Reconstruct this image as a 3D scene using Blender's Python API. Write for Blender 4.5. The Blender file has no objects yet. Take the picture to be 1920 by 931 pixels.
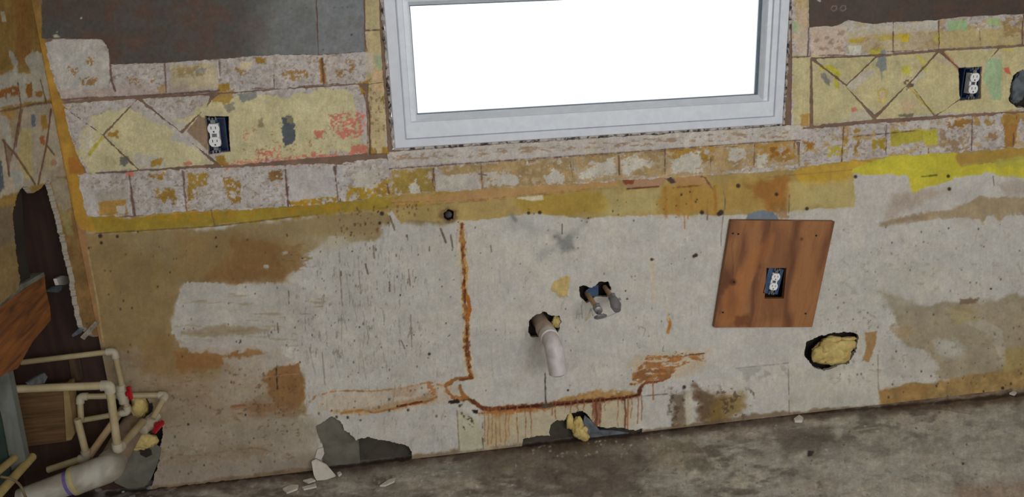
import bpy, math, random
import numpy as np
from mathutils import Matrix, Vector
random.seed(7)
C = bpy.context.scene.collection

# ------------------------------------------------------------------ camera (calibrated from the vanishing lines of the photograph)
S = 1.117
F, CX, CY = 1550.0, 960.0, 465.5
cD = np.array([190., 4995., F]); cD /= np.linalg.norm(cD)
cX = np.array([10900., -894., F]); cX -= cX.dot(cD) * cD; cX /= np.linalg.norm(cX)
cN = np.cross(cX, cD)
if cN[2] < 0: cN = -cN
DIST = 2.3 * S
HCAM = 1.380237 * S
cam_data = bpy.data.cameras.new('camera'); cam = bpy.data.objects.new('camera', cam_data); C.objects.link(cam)
cam_data.sensor_width = 36.0; cam_data.lens = F / 1920.0 * 36.0; cam_data.clip_start = 0.05
r_ = (cX[0], cN[0], -cD[0]); u_ = (-cX[1], -cN[1], cD[1]); b_ = (-cX[2], -cN[2], cD[2])
cam.matrix_world = Matrix(((r_[0], u_[0], b_[0], 0), (r_[1], u_[1], b_[1], -DIST), (r_[2], u_[2], b_[2], HCAM), (0, 0, 0, 1)))
bpy.context.scene.camera = cam

# ------------------------------------------------------------------ sky, lights, exposure
world = bpy.data.worlds.new('overcast'); bpy.context.scene.world = world; world.use_nodes = True
bg = world.node_tree.nodes['Background']; bg.inputs[0].default_value = (0.94, 0.975, 1.0, 1); bg.inputs[1].default_value = 1.25
def area(name, loc, target, sx, sy, power, col=(1, 1, 1)):
    l = bpy.data.lights.new(name, 'AREA'); l.shape = 'RECTANGLE'; l.size = sx; l.size_y = sy; l.energy = power; l.color = col
    o = bpy.data.objects.new(name, l); C.objects.link(o); o.location = loc
    o.rotation_euler = (Vector(target) - Vector(loc)).to_track_quat('-Z', 'Y').to_euler()
    return o
area('room_daylight', (1.3, -4.2, 2.0), (0.5, 0, 0.7), 2.6, 1.4, 72, (0.975, 0.985, 1.0))
vs = bpy.context.scene.view_settings
vs.view_transform = 'Standard'; vs.look = 'None'; vs.gamma = 1; vs.use_curve_mapping = False; vs.exposure = 0.0

# ------------------------------------------------------------------ photograph measurements <-> planes of the room
def ray(px, py):
    r = np.stack([(np.asarray(px, float) - CX) / F, (np.asarray(py, float) - CY) / F, np.ones_like(np.asarray(px, float))], -1)
    return r @ cX, r @ cN, -(r @ cD)
def P(px, py, y=0.0):            # point at depth y seen at a pixel
    a, b, c = ray(px, py); t = (DIST + y) / b
    return Vector((float(a * t), float(y), float(HCAM + c * t)))
def PX(px, py, x):               # point on the plane x = const
    a, b, c = ray(px, py); t = x / a
    return Vector((x, float(b * t - DIST), float(HCAM + c * t)))
def PZ(px, py, z=0.0):           # point on the level z = const
    a, b, c = ray(px, py); t = (z - HCAM) / c
    return Vector((float(a * t), float(b * t - DIST), z))
def proj(x, y, z):
    d = np.stack([x, y + DIST, z - HCAM], -1)
    cx = d[..., 0] * cX[0] + d[..., 1] * cN[0] - d[..., 2] * cD[0]
    cy = d[..., 0] * cX[1] + d[..., 1] * cN[1] - d[..., 2] * cD[1]
    cz = d[..., 0] * cX[2] + d[..., 1] * cN[2] - d[..., 2] * cD[2]
    cz = np.where(cz < 0.05, 0.05, cz)
    return CX + F * cx / cz, CY + F * cy / cz
XL = -0.838 * S                  # the corner with the left wall

# ------------------------------------------------------------------ noise
def _h(ix, iy, seed):
    n = (ix.astype(np.int64) * 374761393 + iy.astype(np.int64) * 668265263 + seed * 974634777) & 0xffffffff
    n = ((n ^ (n >> 13)) * 1274126177) & 0xffffffff
    return ((n ^ (n >> 16)) & 0xffff) / 65535.0
def vn(x, y, seed=0):
    xi = np.floor(x); yi = np.floor(y); fx = x - xi; fy = y - yi
    fx = fx * fx * (3 - 2 * fx); fy = fy * fy * (3 - 2 * fy)
    a = _h(xi, yi, seed); b = _h(xi + 1, yi, seed); c = _h(xi, yi + 1, seed); d = _h(xi + 1, yi + 1, seed)
    return (a + (b - a) * fx) * (1 - fy) + (c + (d - c) * fx) * fy
def fbm(x, y, seed=0, o=4):      # about -1..1
    s = 0; a = 1; t = 0
    for k in range(o):
        s = s + a * (vn(x * 2 ** k + 17.3 * k, y * 2 ** k - 9.1 * k, seed + k) * 2 - 1); t += a; a *= 0.55
    return s / t * 1.5
def sst(a, b, x):
    t = np.clip((x - a) / (b - a), 0, 1); return t * t * (3 - 2 * t)
def sdpoly(px, py, pts):         # >0 inside
    pts = np.asarray(pts, float); n = len(pts)
    d = np.full(px.shape, 1e18); s = np.zeros(px.shape, bool)
    for i in range(n):
        ax, ay = pts[i]; bx, by = pts[i - 1]
        ex, ey = bx - ax, by - ay; wx, wy = px - ax, py - ay
        t = np.clip((wx * ex + wy * ey) / (ex * ex + ey * ey + 1e-9), 0, 1)
        d = np.minimum(d, (wx - ex * t) ** 2 + (wy - ey * t) ** 2)
        c = ((ay > py) != (by > py)) & (px < (bx - ax) * (py - ay) / ((by - ay) if abs(by - ay) > 1e-9 else 1e-9) + ax)
        s ^= c
    return np.where(s, 1, -1) * np.sqrt(d)
def sdline(px, py, pts):         # distance to a polyline, plus its parameter
    d = np.full(px.shape, 1e18)
    for i in range(len(pts) - 1):
        ax, ay = pts[i]; bx, by = pts[i + 1]
        ex, ey = bx - ax, by - ay; wx, wy = px - ax, py - ay
        t = np.clip((wx * ex + wy * ey) / (ex * ex + ey * ey + 1e-9), 0, 1)
        d = np.minimum(d, (wx - ex * t) ** 2 + (wy - ey * t) ** 2)
    return np.sqrt(d)

def grime(c, a=.036):              # faint dirt that breaks up every coat
    x, y = c.x, c.y
    k = 1 + a * fbm(x / 38, y / 30, 1200) + a * .9 * fbm(x / 9, y / 9, 1210) + a * .7 * fbm(x / 3.2, y / 16, 1220) + a * .9 * fbm(x / 2.6, y / 2.6, 1230, 2)
    hue = .010 * fbm(x / 24, y / 20, 1240)
    c.c *= k[:, None] * (1 + hue[:, None] * np.array((1, .1, -1.4))[None, :])
    c.h += .12 * fbm(x / 5, y / 5, 1250)
    return c
class Canvas:                    # paint, plaster residue and stains of a surface, sampled at its mesh vertices
    def __init__(s, px, py, base):
        s.x = px.ravel(); s.y = py.ravel(); s.c = np.tile(np.array(base, float), (s.x.size, 1)); s.h = np.zeros(s.x.size); s.k = 0
    def _sel(s, pts, m):
        p = np.asarray(pts, float)
        return np.nonzero((s.x > p[:, 0].min() - m) & (s.x < p[:, 0].max() + m) & (s.y > p[:, 1].min() - m) & (s.y < p[:, 1].max() + m))[0]
    def _mix(s, i, m, col, var, vs_, h):
        if var: 
            v = 1 + var * fbm(s.x[i] / vs_, s.y[i] / vs_, 900 + s.k)
            col = np.clip(np.array(col, float)[None, :] * v[:, None], 0, 255)
        else: col = np.array(col, float)[None, :]
        s.c[i] += (col - s.c[i]) * m[:, None]
        if h: s.h[i] += h * m
    def poly(s, pts, col, e=4, es=14, soft=1.2, a=1, br=None, bs=(10, 10), bw=0.12, var=0.05, vs_=25, h=0):
        s.k += 7; i = s._sel(pts, e * 2 + soft + 4)
        if i.size == 0: return
        x, y = s.x[i], s.y[i]
        d = sdpoly(x, y, pts) + e * fbm(x / es, y / es, s.k) + .5 * min(e, 5) * fbm(x * 3.1 / es, y * 3.1 / es, s.k + 50, 3)
        m = sst(-soft, soft, d) * a
        if br is not None:       # worn through: keep only where noise is above br
            m = m * sst(br - bw, br + bw, fbm(x / bs[0], y / bs[1], s.k + 300, 5))
        s._mix(i, m, col, var, vs_, h)
    def line(s, pts, w, col, e=0.5, es=8, soft=0.8, a=1, br=None, bs=(8, 8), bw=0.2, var=0.1, vs_=10, h=0):
        s.k += 7; i = s._sel(pts, w + e * 2 + soft + 4)
        if i.size == 0: return
        x, y = s.x[i], s.y[i]
        d = w - sdline(x, y, pts) + e * fbm(x / es, y / es, s.k)
        m = sst(-soft, soft, d) * a
        if br is not None: m = m * sst(br - bw, br + bw, fbm(x / bs[0], y / bs[1], s.k + 300))
        s._mix(i, m, col, var, vs_, h)
    def spot(s, x, y, r, col, a=1, soft=None, ry=None):
        s.k += 7; ry = ry or r; i = s._sel([(x - r * 2, y - ry * 2), (x + r * 2, y + ry * 2)], 2)
        if i.size == 0: return
        d = np.hypot((s.x[i] - x) / r, (s.y[i] - y) / ry); sf = soft or 0.35
        s._mix(i, (1 - sst(1 - sf, 1 + sf, d)) * a, col, 0, 1, 0)
    def specks(s, pts, n, rmin, rmax, cols, seed, tall=1.0, a=0.85):
        r = random.Random(seed); p = np.asarray(pts, float); x0, y0 = p.min(0); x1, y1 = p.max(0); k = 0; t = 0
        while k < n and t < n * 20:
            t += 1; x = r.uniform(x0, x1); y = r.uniform(y0, y1)
            if sdpoly(np.array([x]), np.array([y]), pts)[0] < 0: continue
            q = r.uniform(rmin, rmax); s.spot(x, y, q, r.choice(cols), a * r.uniform(0.5, 1), ry=q * r.uniform(1, tall)); k += 1

WHITE = (159, 155, 148); LAV = (156, 149, 144); CREAM = (169, 160, 125); MUST = (138, 108, 48); YEL = (134, 114, 42); OCH = (142, 122, 76)
TAN = (122, 104, 70); BROWN = (118, 86, 46); GROOVE = (92, 68, 56); RUST = (134, 72, 24); DRUST = (74, 34, 16); CORAL = (172, 106, 90); GREY = (104, 108, 108)
GREEN = (142, 158, 118); BYEL = (164, 154, 50); PINK = (172, 150, 128)

#@PAINT
def paint_wall(px, py):
    c = Canvas(px, py, WHITE)
    P_ = c.poly; L = c.line
    P_([(-50, -300), (2100, -300), (2100, 1000), (-50, 1000)], (166, 160, 148), e=0, a=0.5, br=0.15, bs=(140, 60), bw=0.5)
    P_([(560, 420), (880, 400), (880, 860), (560, 860)], (150, 146, 138), e=20, es=60, soft=14, a=0.5)
    # ---- what lies under the tile residue
    P_([(10, -400), (1980, -400), (1980, 215), (1640, 300), (727, 372), (600, 385), (90, 416)], (104, 84, 70), e=3, var=.12)
    P_([(30, -400), (66, -200), (76, 0), (84, 78), (70, 78), (40, -100)], (116, 90, 48), e=1, var=.1)
    P_([(62, 40), (82, 72), (96, 96), (100, 130), (112, 178), (128, 205), (140, 250), (146, 290), (160, 330), (140, 400), (110, 380), (90, 190), (60, 60)], (140, 106, 44), e=2, es=12, var=.12)
    P_([(118, 196), (134, 214), (128, 236), (112, 216)], (140, 98, 36), e=2, es=8); P_([(126, 292), (148, 300), (160, 322), (132, 326)], (138, 92, 38), e=2, es=8)
    # ---- tan board on the left
    P_([(120, 380), (170, 432), (400, 430), (640, 395), (740, 385), (850, 395), (850, 418), (730, 420), (700, 450), (620, 445), (580, 470), (560, 495), (520, 528), (345, 530), (322, 600), (335, 655), (480, 660), (520, 690), (570, 700), (572, 778), (300, 800), (320, 1000), (150, 1000), (150, 600)], (124, 108, 76), e=7, es=30, soft=5, var=.08, vs_=60)
    P_([(330, 440), (520, 440), (560, 470), (540, 528), (330, 530)], (116, 92, 56), e=10, es=30, soft=16, a=.7)
    P_([(430, 446), (500, 452), (545, 466), (572, 478), (560, 500), (535, 520), (430, 530), (380, 528), (400, 500), (440, 480)], (110, 80, 46), e=9, es=26, soft=10, a=.8)
    P_([(530, 460), (575, 455), (560, 466), (582, 472), (556, 478), (585, 484), (560, 492), (590, 500), (540, 512), (520, 490)], (118, 94, 60), e=5, es=12, soft=3, a=.9, br=-.3, bs=(26, 4))
    P_([(530, 472), (540, 470), (541, 476), (531, 477)], (146, 138, 126), e=1.5, es=5); P_([(495, 496), (504, 495), (504, 502), (496, 503)], (146, 140, 128), e=1.5, es=5)
    P_([(140, 440), (200, 440), (330, 500), (320, 660), (200, 660), (160, 560)], (116, 94, 58), e=12, es=40, soft=10, a=.6, var=.1)
    P_([(136, 400), (158, 420), (170, 520), (192, 640), (178, 640), (150, 520)], (134, 96, 62), e=2, soft=3, a=.7)
    L([(165, 470), (182, 560), (193, 640)], 1.4, (150, 130, 96), e=.6, a=.7)
    P_([(150, 640), (330, 660), (345, 700), (560, 760), (570, 800), (330, 930), (150, 1000)], (124, 111, 92), e=14, es=40, soft=14, a=.75, var=.07)
    P_([(270, 640), (340, 620), (400, 690), (350, 720), (270, 700)], (122, 94, 56), e=10, es=25, soft=8, a=.7)
    P_([(560, 440), (700, 440), (620, 470)], (140, 130, 105), e=6, es=25, soft=10, a=.6)
    P_([(340, 690), (560, 700), (540, 760), (340, 780)], (136, 122, 104), e=12, es=30, soft=14, a=.6, br=-.1, bs=(36, 10), bw=.4)
    P_([(150, 640), (560, 700), (560, 880), (200, 900)], (108, 84, 58), e=6, soft=14, a=.4, br=.15, bs=(34, 14), bw=.35)
    P_([(300, 850), (500, 838), (520, 850), (500, 866), (300, 872)], (92, 72, 54), e=6, es=12, soft=6, a=.55, br=0, bs=(14, 6), bw=.3)
    P_([(470, 838), (500, 836), (504, 850), (480, 852)], (66, 42, 30), e=4, es=6, soft=4, a=.7)
    # white brushed patch
    P_([(345, 530), (430, 533), (560, 528), (600, 560), (600, 640), (500, 652), (420, 662), (335, 650), (322, 612), (330, 590), (335, 560)], (152, 147, 138), e=5, es=14, soft=1.5, var=.05)
    P_([(340, 545), (620, 545), (560, 650), (340, 650)], (120, 104, 76), e=4, a=.5, br=.5, bs=(55, 7), bw=.2)
    P_([(325, 590), (560, 590), (560, 660), (325, 660)], (132, 116, 92), e=4, a=.5, br=.45, bs=(40, 6))
    P_([(338, 618), (420, 608), (520, 618), (430, 632), (338, 630)], (122, 104, 74), e=4, es=14, soft=3, a=.6)
    P_([(320, 655), (420, 650), (490, 652), (520, 668), (480, 690), (400, 692), (340, 700)], (120, 84, 46), e=6, es=18, soft=4, a=.8)
    P_([(345, 640), (420, 628), (520, 640), (540, 660), (480, 655), (420, 664), (350, 660)], (150, 142, 132), e=5, es=16, soft=2, a=.8)
    P_([(420, 672), (520, 655), (560, 690), (480, 712), (430, 690)], (146, 136, 124), e=6, es=15, soft=3, a=.9)
    P_([(487, 712), (500, 704), (512, 688), (522, 684), (558, 683), (566, 700), (572, 745), (560, 768), (520, 760), (505, 740)], (112, 80, 46), e=4, es=14, soft=2, a=.9, var=.1)
    P_([(440, 752), (560, 748), (575, 778), (520, 788), (440, 784)], (112, 82, 56), e=8, es=20, soft=9, a=.75, br=-.3, bs=(30, 9), bw=.4)
    P_([(420, 680), (487, 690), (500, 730), (440, 760), (400, 740)], (140, 128, 112), e=8, es=18, soft=4, a=.7)
    L([(518, 690), (520, 728)], 1.3, (50, 34, 24), e=1)
    
    P_([(290, 800), (600, 780), (600, 905), (290, 925)], (132, 122, 106), e=10, es=50, soft=10, a=.7)
    P_([(300, 840), (480, 835), (520, 850), (480, 872), (300, 868)], (112, 92, 66), e=8, es=18, soft=8, a=.6, br=-.2)
    P_([(280, 880), (600, 850), (600, 885), (280, 925)], (134, 124, 112), e=4, es=30, soft=6, a=.5)
    P_([(200, 700), (560, 690), (560, 860), (280, 900)], (92, 68, 46), e=4, a=.7, br=.62, bs=(9, 6), bw=.12)
    L([(300, 722), (400, 715), (560, 700)], 1.2, (150, 112, 80), e=1, a=.4)
    L([(300, 803), (330, 798), (345, 796)], 1.0, (84, 60, 44), e=1, br=.1, a=.7)
    L([(434, 762), (470, 757), (520, 760)], 2.0, (112, 70, 44), e=1.4, br=-.1, a=.8)
    L([(330, 858), (480, 838), (508, 846)], 1.5, (96, 66, 44), e=1, a=.6, br=0)
    P_([(230, 760), (420, 770), (600, 800), (600, 880), (240, 930)], (118, 106, 90), e=14, es=40, soft=22, a=.38)  # these three coats paint the lower-left brightness falloff into the wall colour
    P_([(250, 872), (440, 862), (600, 850), (600, 885), (240, 930)], (112, 101, 88), e=6, es=40, soft=8, a=.5)
    P_([(200, 690), (420, 700), (430, 800), (250, 820)], (124, 109, 88), e=14, es=30, soft=16, a=.4)
    # ---- mustard / ochre glue band
    P_([(138, 395), (240, 408), (340, 395), (430, 392), (545, 388), (640, 378), (720, 366), (760, 345), (1320, 308), (1580, 285), (1800, 268), (2000, 255), (2000, 312), (1600, 325), (1604, 388), (1480, 395), (1370, 404), (1240, 402), (1150, 406), (1090, 410), (1050, 403), (980, 401), (900, 412), (820, 415), (760, 412), (742, 425), (735, 405), (700, 398), (560, 405), (400, 424), (180, 437), (150, 430)], OCH, e=3, es=20, soft=1.3, var=.08, vs_=40)
    P_([(138, 400), (240, 408), (640, 378), (770, 366), (860, 362), (800, 384), (640, 398), (400, 424), (180, 437)], (130, 110, 40), e=4, es=20, soft=3, var=.08)
    P_([(130, 330), (150, 330), (165, 400), (180, 432), (150, 430), (140, 400)], (152, 116, 44), e=4, es=14, soft=2)
    P_([(190, 400), (430, 392), (640, 380), (640, 392), (400, 410), (200, 420)], (146, 108, 28), e=5, es=18, soft=3, a=.6, br=0)
    P_([(720, 372), (900, 356), (1160, 335), (1160, 350), (900, 375), (740, 385)], (152, 118, 76), e=4, es=18, soft=3, a=.85)
    P_([(960, 372), (1130, 358), (1150, 395), (1060, 404), (980, 398)], (142, 116, 44), e=7, es=22, soft=6, a=.7)
    P_([(1240, 350), (1330, 348), (1400, 335), (1520, 330), (1560, 340), (1500, 375), (1440, 392), (1380, 392), (1340, 400), (1235, 402)], (144, 112, 48), e=8, es=22, soft=9, a=.5)
    P_([(1130, 355), (1240, 355), (1230, 400), (1130, 402)], (154, 142, 96), e=7, es=20, soft=8, a=.6)
    P_([(1395, 345), (1480, 330), (1490, 380), (1440, 398), (1430, 380)], (128, 78, 34), e=7, es=14, soft=6, a=.65)
    P_([(1490, 318), (1600, 300), (1660, 295), (1600, 322), (1590, 345), (1500, 350)], (160, 128, 44), e=5, es=20, soft=4, a=.85)
    P_([(1480, 345), (1600, 335), (1604, 386), (1480, 394)], (156, 142, 94), e=6, es=25, soft=8, a=.75)
    P_([(1440, 380), (1470, 378), (1480, 410), (1450, 410)], (120, 82, 44), e=4, es=9, soft=3, a=.6, br=0)
    for k, (x, y, w) in enumerate([(1247, 352, 55), (1295, 345, 45), (1340, 350, 50), (1270, 370, 35)]):
        L([(x, y), (x + 2, y + w)], 2.5, (132, 78, 26), e=1.5, soft=3, a=.55)
    L([(1283, 400), (1284, 428)], 1.4, (150, 104, 52), e=.5, a=.8); L([(1327, 372), (1326, 412)], 1.2, (100, 74, 60), e=.5, a=.8); L([(1290, 400), (1290, 410)], 1, (150, 104, 52))
    L([(560, 405), (740, 388), (960, 372), (1140, 352)], 1.0, (110, 84, 60), e=.8, a=.6, br=-.1)
    L([(180, 437), (400, 424), (560, 405)], 1.0, (84, 62, 44), e=.6, a=.8)
    L([(720, 380), (900, 374), (1120, 352)], 1.2, (118, 82, 54), e=1, a=.6, br=0)
    L([(1600, 300), (1800, 312), (1920, 296)], .8, (96, 84, 60), e=.6, a=.4)
    L([(1440, 332), (1600, 318)], .8, (120, 92, 60), e=.6, a=.6)
    # white triangle streaks at the top of the white board
    P_([(742, 425), (725, 398), (735, 396), (756, 424), (770, 440), (720, 440)], WHITE, e=1.5, es=8)
    P_([(990, 368), (1018, 365), (1020, 374), (1000, 377), (965, 371)], (178, 168, 140), e=1, es=6)
    # bare red wood under peeled layer
    P_([(1162, 334), (1240, 328), (1252, 340), (1240, 350), (1176, 354)], (142, 110, 84), e=2, es=9, soft=1.2)
    P_([(1163, 334), (1190, 331), (1188, 344), (1172, 346)], (110, 60, 38), e=1.5, es=7)
    P_([(1252, 335), (1310, 326), (1335, 345), (1336, 354), (1320, 348), (1270, 350)], (146, 112, 74), e=2, es=9)
    L([(1162, 334), (1240, 328), (1300, 325), (1322, 333), (1336, 354)], 1.8, (86, 56, 42), e=1.6, br=-.25, a=.85, h=-.3)
    L([(1176, 354), (1235, 349)], 1.4, (90, 50, 36), e=.8); L([(1262, 352), (1330, 345)], 1.5, (92, 58, 36), e=1, br=-.4)
    P_([(1243, 330), (1258, 331), (1268, 342), (1258, 344)], (72, 52, 48), e=1, es=6)
    # ---- bright yellow paint, right
    P_([(1590, 322), (1605, 312), (1655, 298), (1730, 278), (1735, 262), (1755, 280), (1790, 288), (1800, 310), (1880, 305), (1960, 296), (1960, 332), (1872, 332), (1862, 322), (1800, 332), (1756, 345), (1712, 363), (1700, 328), (1604, 326)], BYEL, e=3, es=16, soft=1.5, var=.05)
    P_([(1790, 290), (1930, 268), (1930, 294), (1800, 311)], (140, 112, 46), e=4, es=16, soft=3, a=.8)
    P_([(1860, 300), (1960, 288), (1960, 312), (1870, 314)], (148, 140, 60), e=4, es=16, soft=3, a=.7)
    L([(1728, 331), (1756, 328)], 1.4, (100, 98, 30), e=1); 
    # ---- right board: wear
    P_([(1605, 330), (1700, 332), (1712, 365), (1760, 350), (1880, 330), (1960, 330), (1960, 420), (1640, 420), (1604, 392)], (158, 153, 146), e=4, es=30, soft=6, a=.7)
    P_([(1670, 358), (1712, 362), (1780, 355), (1700, 395), (1660, 410)], (144, 130, 116), e=8, es=18, soft=8, a=.8)
    P_([(1870, 345), (1960, 335), (1960, 368), (1880, 362)], (142, 130, 118), e=6, es=18, soft=7, a=.7)
    P_([(1645, 419), (1690, 404), (1780, 392), (1818, 378), (1838, 368), (1960, 372), (1960, 398), (1890, 402), (1878, 412), (1850, 404), (1845, 424), (1834, 412), (1810, 408), (1700, 413), (1650, 426)], (134, 118, 92), e=4, es=13, soft=2.5, var=.07, a=.95)
    P_([(1650, 416), (1740, 402), (1740, 412), (1652, 424)], (120, 100, 78), e=3, es=12, soft=4, a=.6)
    P_([(1650, 545), (1700, 560), (1760, 572), (1830, 562), (1960, 546), (1960, 720), (1780, 716), (1720, 690), (1690, 650), (1680, 600)], (130, 118, 96), e=8, es=26, soft=6, var=.07, a=.9)
    P_([(1500, 500), (1760, 500), (1760, 560), (1500, 600)], (150, 147, 136), e=9, es=30, soft=12, a=.4)
    P_([(1765, 575), (1830, 590), (1880, 620), (1890, 690), (1878, 690), (1862, 630), (1800, 600)], (150, 142, 130), e=3, es=14, soft=3, a=.6)
    P_([(1750, 640), (1790, 636), (1810, 655), (1790, 672), (1755, 662)], (152, 149, 138), e=5, es=16, soft=6, a=.9)
    P_([(1655, 625), (1690, 640), (1740, 660), (1760, 690), (1700, 715), (1650, 700)], (154, 149, 140), e=7, es=16, soft=4, a=.9)
    P_([(1775, 578), (1820, 576), (1838, 600), (1790, 606)], (132, 118, 78), e=5, es=20, soft=6, a=.6)
    P_([(1622, 624), (1645, 620), (1640, 650), (1630, 678), (1617, 676), (1624, 650)], (138, 108, 70), e=2, es=8, soft=1.5)
    P_([(1668, 612), (1712, 610), (1705, 632), (1680, 632)], (134, 114, 86), e=5, es=12, soft=3, a=.7)
    P_([(1800, 560), (1835, 558), (1830, 568), (1800, 570)], (96, 76, 58), e=2, es=9, soft=2, a=.8)
    P_([(1880, 660), (1960, 640), (1960, 720), (1880, 700)], (136, 118, 62), e=6, es=16, soft=8, a=.6)
    P_([(1648, 733), (1700, 720), (1780, 712), (1850, 700), (1960, 682), (1960, 760), (1650, 775)], (132, 108, 68), e=4, es=26, soft=3, var=.16, vs_=14)
    P_([(1650, 730), (1740, 722), (1740, 755), (1650, 766)], (136, 98, 54), e=6, es=18, soft=8, a=.55, br=-.3, bs=(30, 14), bw=.5)
    P_([(1475, 690), (1645, 680), (1648, 770), (1480, 790)], (158, 154, 142), e=.8, es=20, soft=1, a=.9)
    L([(1646, 665), (1647, 730)], 1.2, (120, 108, 90), e=.8, a=.7); L([(1478, 690), (1480, 778)], 1.0, (110, 104, 92), e=.5, br=-.3)
    L([(1380, 690), (1478, 680)], .9, (110, 108, 102), e=.8, a=.7)
    P_([(1380, 690), (1475, 678), (1478, 702), (1400, 712)], (122, 120, 114), e=6, es=10, soft=6, a=.55, br=-.1)
    # ---- mould by the floor
    P_([(1258, 735), (1284, 732), (1286, 800), (1262, 806)], (84, 68, 50), e=8, es=11, soft=8, a=.75)
    P_([(1300, 722), (1330, 735), (1360, 745), (1350, 790), (1308, 800)], (78, 58, 38), e=9, es=14, soft=10, a=.85)
    P_([(1340, 735), (1400, 738), (1395, 760), (1370, 785), (1330, 790)], (110, 88, 44), e=9, es=16, soft=12, a=.8)
    P_([(1250, 720), (1420, 730), (1400, 800), (1255, 810)], (60, 46, 34), e=8, a=.6, br=.45, bs=(7, 7), soft=8)
    P_([(1285, 735), (1298, 732), (1297, 800), (1287, 802)], (160, 152, 136), e=1.5, es=10, soft=3, a=.9)
    # ---- darker brown bottom edge and marks beside it
    L([(240, 922), (480, 893), (770, 858), (940, 839), (1200, 812), (1440, 778), (1650, 764), (1960, 735)], 5, (96, 76, 54), e=4, es=14, soft=3, a=.75)
    P_([(860, 770), (902, 790), (915, 840), (862, 848), (856, 800)], (150, 146, 120), e=4, es=20, soft=5, a=.8)
    P_([(866, 775), (890, 778), (888, 800), (868, 806)], (40, 38, 34), e=2, a=.8, br=.35, bs=(5, 5))
    L([(857, 770), (861, 842)], 1, (120, 112, 96), e=1)
    L([(904, 775), (906, 840)], 1.2, (70, 62, 50), e=1.2, br=-.2)
    # ---- rust
    P_([(905, 770), (1190, 748), (1190, 800), (1000, 830), (910, 840)], (152, 138, 108), e=6, es=24, soft=10, a=.7)
    P_([(1040, 752), (1060, 742), (1120, 732), (1185, 732), (1200, 742), (1080, 758)], (142, 106, 56), e=5, es=9, soft=3, a=.85, var=.15, vs_=8)
    P_([(900, 775), (920, 765), (1060, 752), (1060, 760), (930, 778)], (140, 84, 34), e=5, es=7, soft=3, a=.8)
    P_([(600, 740), (820, 722), (860, 720), (880, 745), (820, 760), (720, 775), (640, 775), (590, 770)], (158, 146, 130), e=4, es=20, soft=5, a=.9)
    V = [(865, 420), (868, 470), (871, 520), (870, 560), (876, 600), (874, 650), (878, 680), (884, 706)]
    L(V, 8, (170, 150, 116), e=3, es=12, soft=4, a=.6)
    L(V, 3.8, (124, 82, 42), e=4, es=7, soft=1.6, var=.32, vs_=5, h=.8)
    L(V, 3.4, (150, 118, 70), e=2.5, es=6, br=.25, bs=(4, 12), a=.8)
    L(V, 3.0, (84, 46, 26), e=2.5, es=6, br=.35, bs=(3.5, 9), a=.85)
    L([(869, 480), (877, 500), (872, 540)], 2, (160, 120, 66), e=1.6, es=6)
    L([(876, 556), (881, 580), (876, 600)], 3.5, (144, 84, 30), e=2, es=6)
    L([(866, 470), (870, 490), (872, 560), (874, 600), (876, 640), (879, 690)], 1.2, DRUST, e=1.6, es=6, br=-.15, bs=(8, 12))
    P_([(870, 630), (880, 640), (882, 668), (872, 668)], (84, 42, 24), e=2, es=5, a=.8, br=-.2, bs=(4, 6))
    L([(884, 708), (860, 708), (830, 722), (800, 716), (765, 726), (700, 733), (650, 732), (618, 734), (592, 742), (582, 752)], 1.8, (140, 96, 56), e=2, es=7, a=.85, br=-.5, var=.2)
    L([(884, 706), (855, 710), (832, 724), (850, 745), (878, 748)], 3.5, (130, 88, 44), e=3.5, es=7, br=-.5, var=.2)
    L([(862, 722), (866, 738), (890, 756)], 3, (124, 84, 42), e=2, es=6)
    L([(880, 702), (886, 708), (862, 712)], 2, (96, 50, 24), e=1.5, es=5)
    L([(640, 774), (680, 768), (700, 773), (740, 765), (770, 757), (800, 752), (818, 744)], 2, (122, 76, 36), e=2, es=7, var=.3, vs_=6)
    P_([(620, 770), (700, 762), (760, 748), (815, 738), (820, 750), (770, 762), (700, 776), (640, 776)], (144, 110, 68), e=4, es=8, soft=3, a=.6, var=.15)
    L([(745, 762), (790, 752)], 1.8, (88, 42, 18), e=1.8, es=5)
    P_([(800, 716), (818, 722), (818, 740), (802, 738)], (136, 82, 40), e=3, es=6, a=.7, br=-.2, bs=(6, 6))
    P_([(735, 728), (800, 716), (770, 742), (735, 745)], (150, 124, 100), e=3, es=8, a=.6)
    L([(842, 752), (862, 751), (880, 748), (892, 756), (905, 764)], 2.2, (56, 32, 22), e=2.4, es=6, br=-.5)
    P_([(841, 751), (858, 747), (862, 754), (846, 757)], (30, 22, 20), e=1, es=4)
    P_([(885, 768), (896, 768), (896, 774), (888, 775)], (34, 28, 26), e=1, es=4)
    L([(888, 752), (908, 766), (960, 764), (1010, 760), (1060, 756), (1120, 750), (1180, 744), (1198, 740), (1204, 722)], 3.4, (80, 42, 24), e=3, es=7, soft=1.6, var=.3, vs_=8)
    L([(915, 768), (1010, 762), (1110, 752), (1195, 742)], 5.5, (112, 68, 36), e=4, es=6, soft=4, a=.5, br=-.2, bs=(9, 5))
    L([(940, 766), (1010, 760), (1060, 757), (1120, 750), (1180, 744), (1198, 739)], 1.6, (54, 22, 14), e=1, es=8)
    L([(1018, 762), (1036, 759)], 3, (62, 56, 50), e=1)
    L([(1204, 722), (1212, 716), (1240, 714), (1256, 704)], 2.4, (98, 50, 22), e=1.8, es=7)
    P_([(1184, 718), (1184, 700), (1200, 682), (1215, 668), (1260, 664), (1320, 660), (1318, 676), (1270, 686), (1256, 704), (1230, 716), (1205, 716)], (122, 74, 34), e=6, es=8, soft=1.5, br=-.1, bs=(14, 4), var=.3, vs_=6)
    P_([(1186, 712), (1200, 692), (1250, 690), (1250, 708), (1215, 716)], (94, 50, 26), e=5, es=7, soft=1.5, a=.9, br=-.05, bs=(16, 5))
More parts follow.
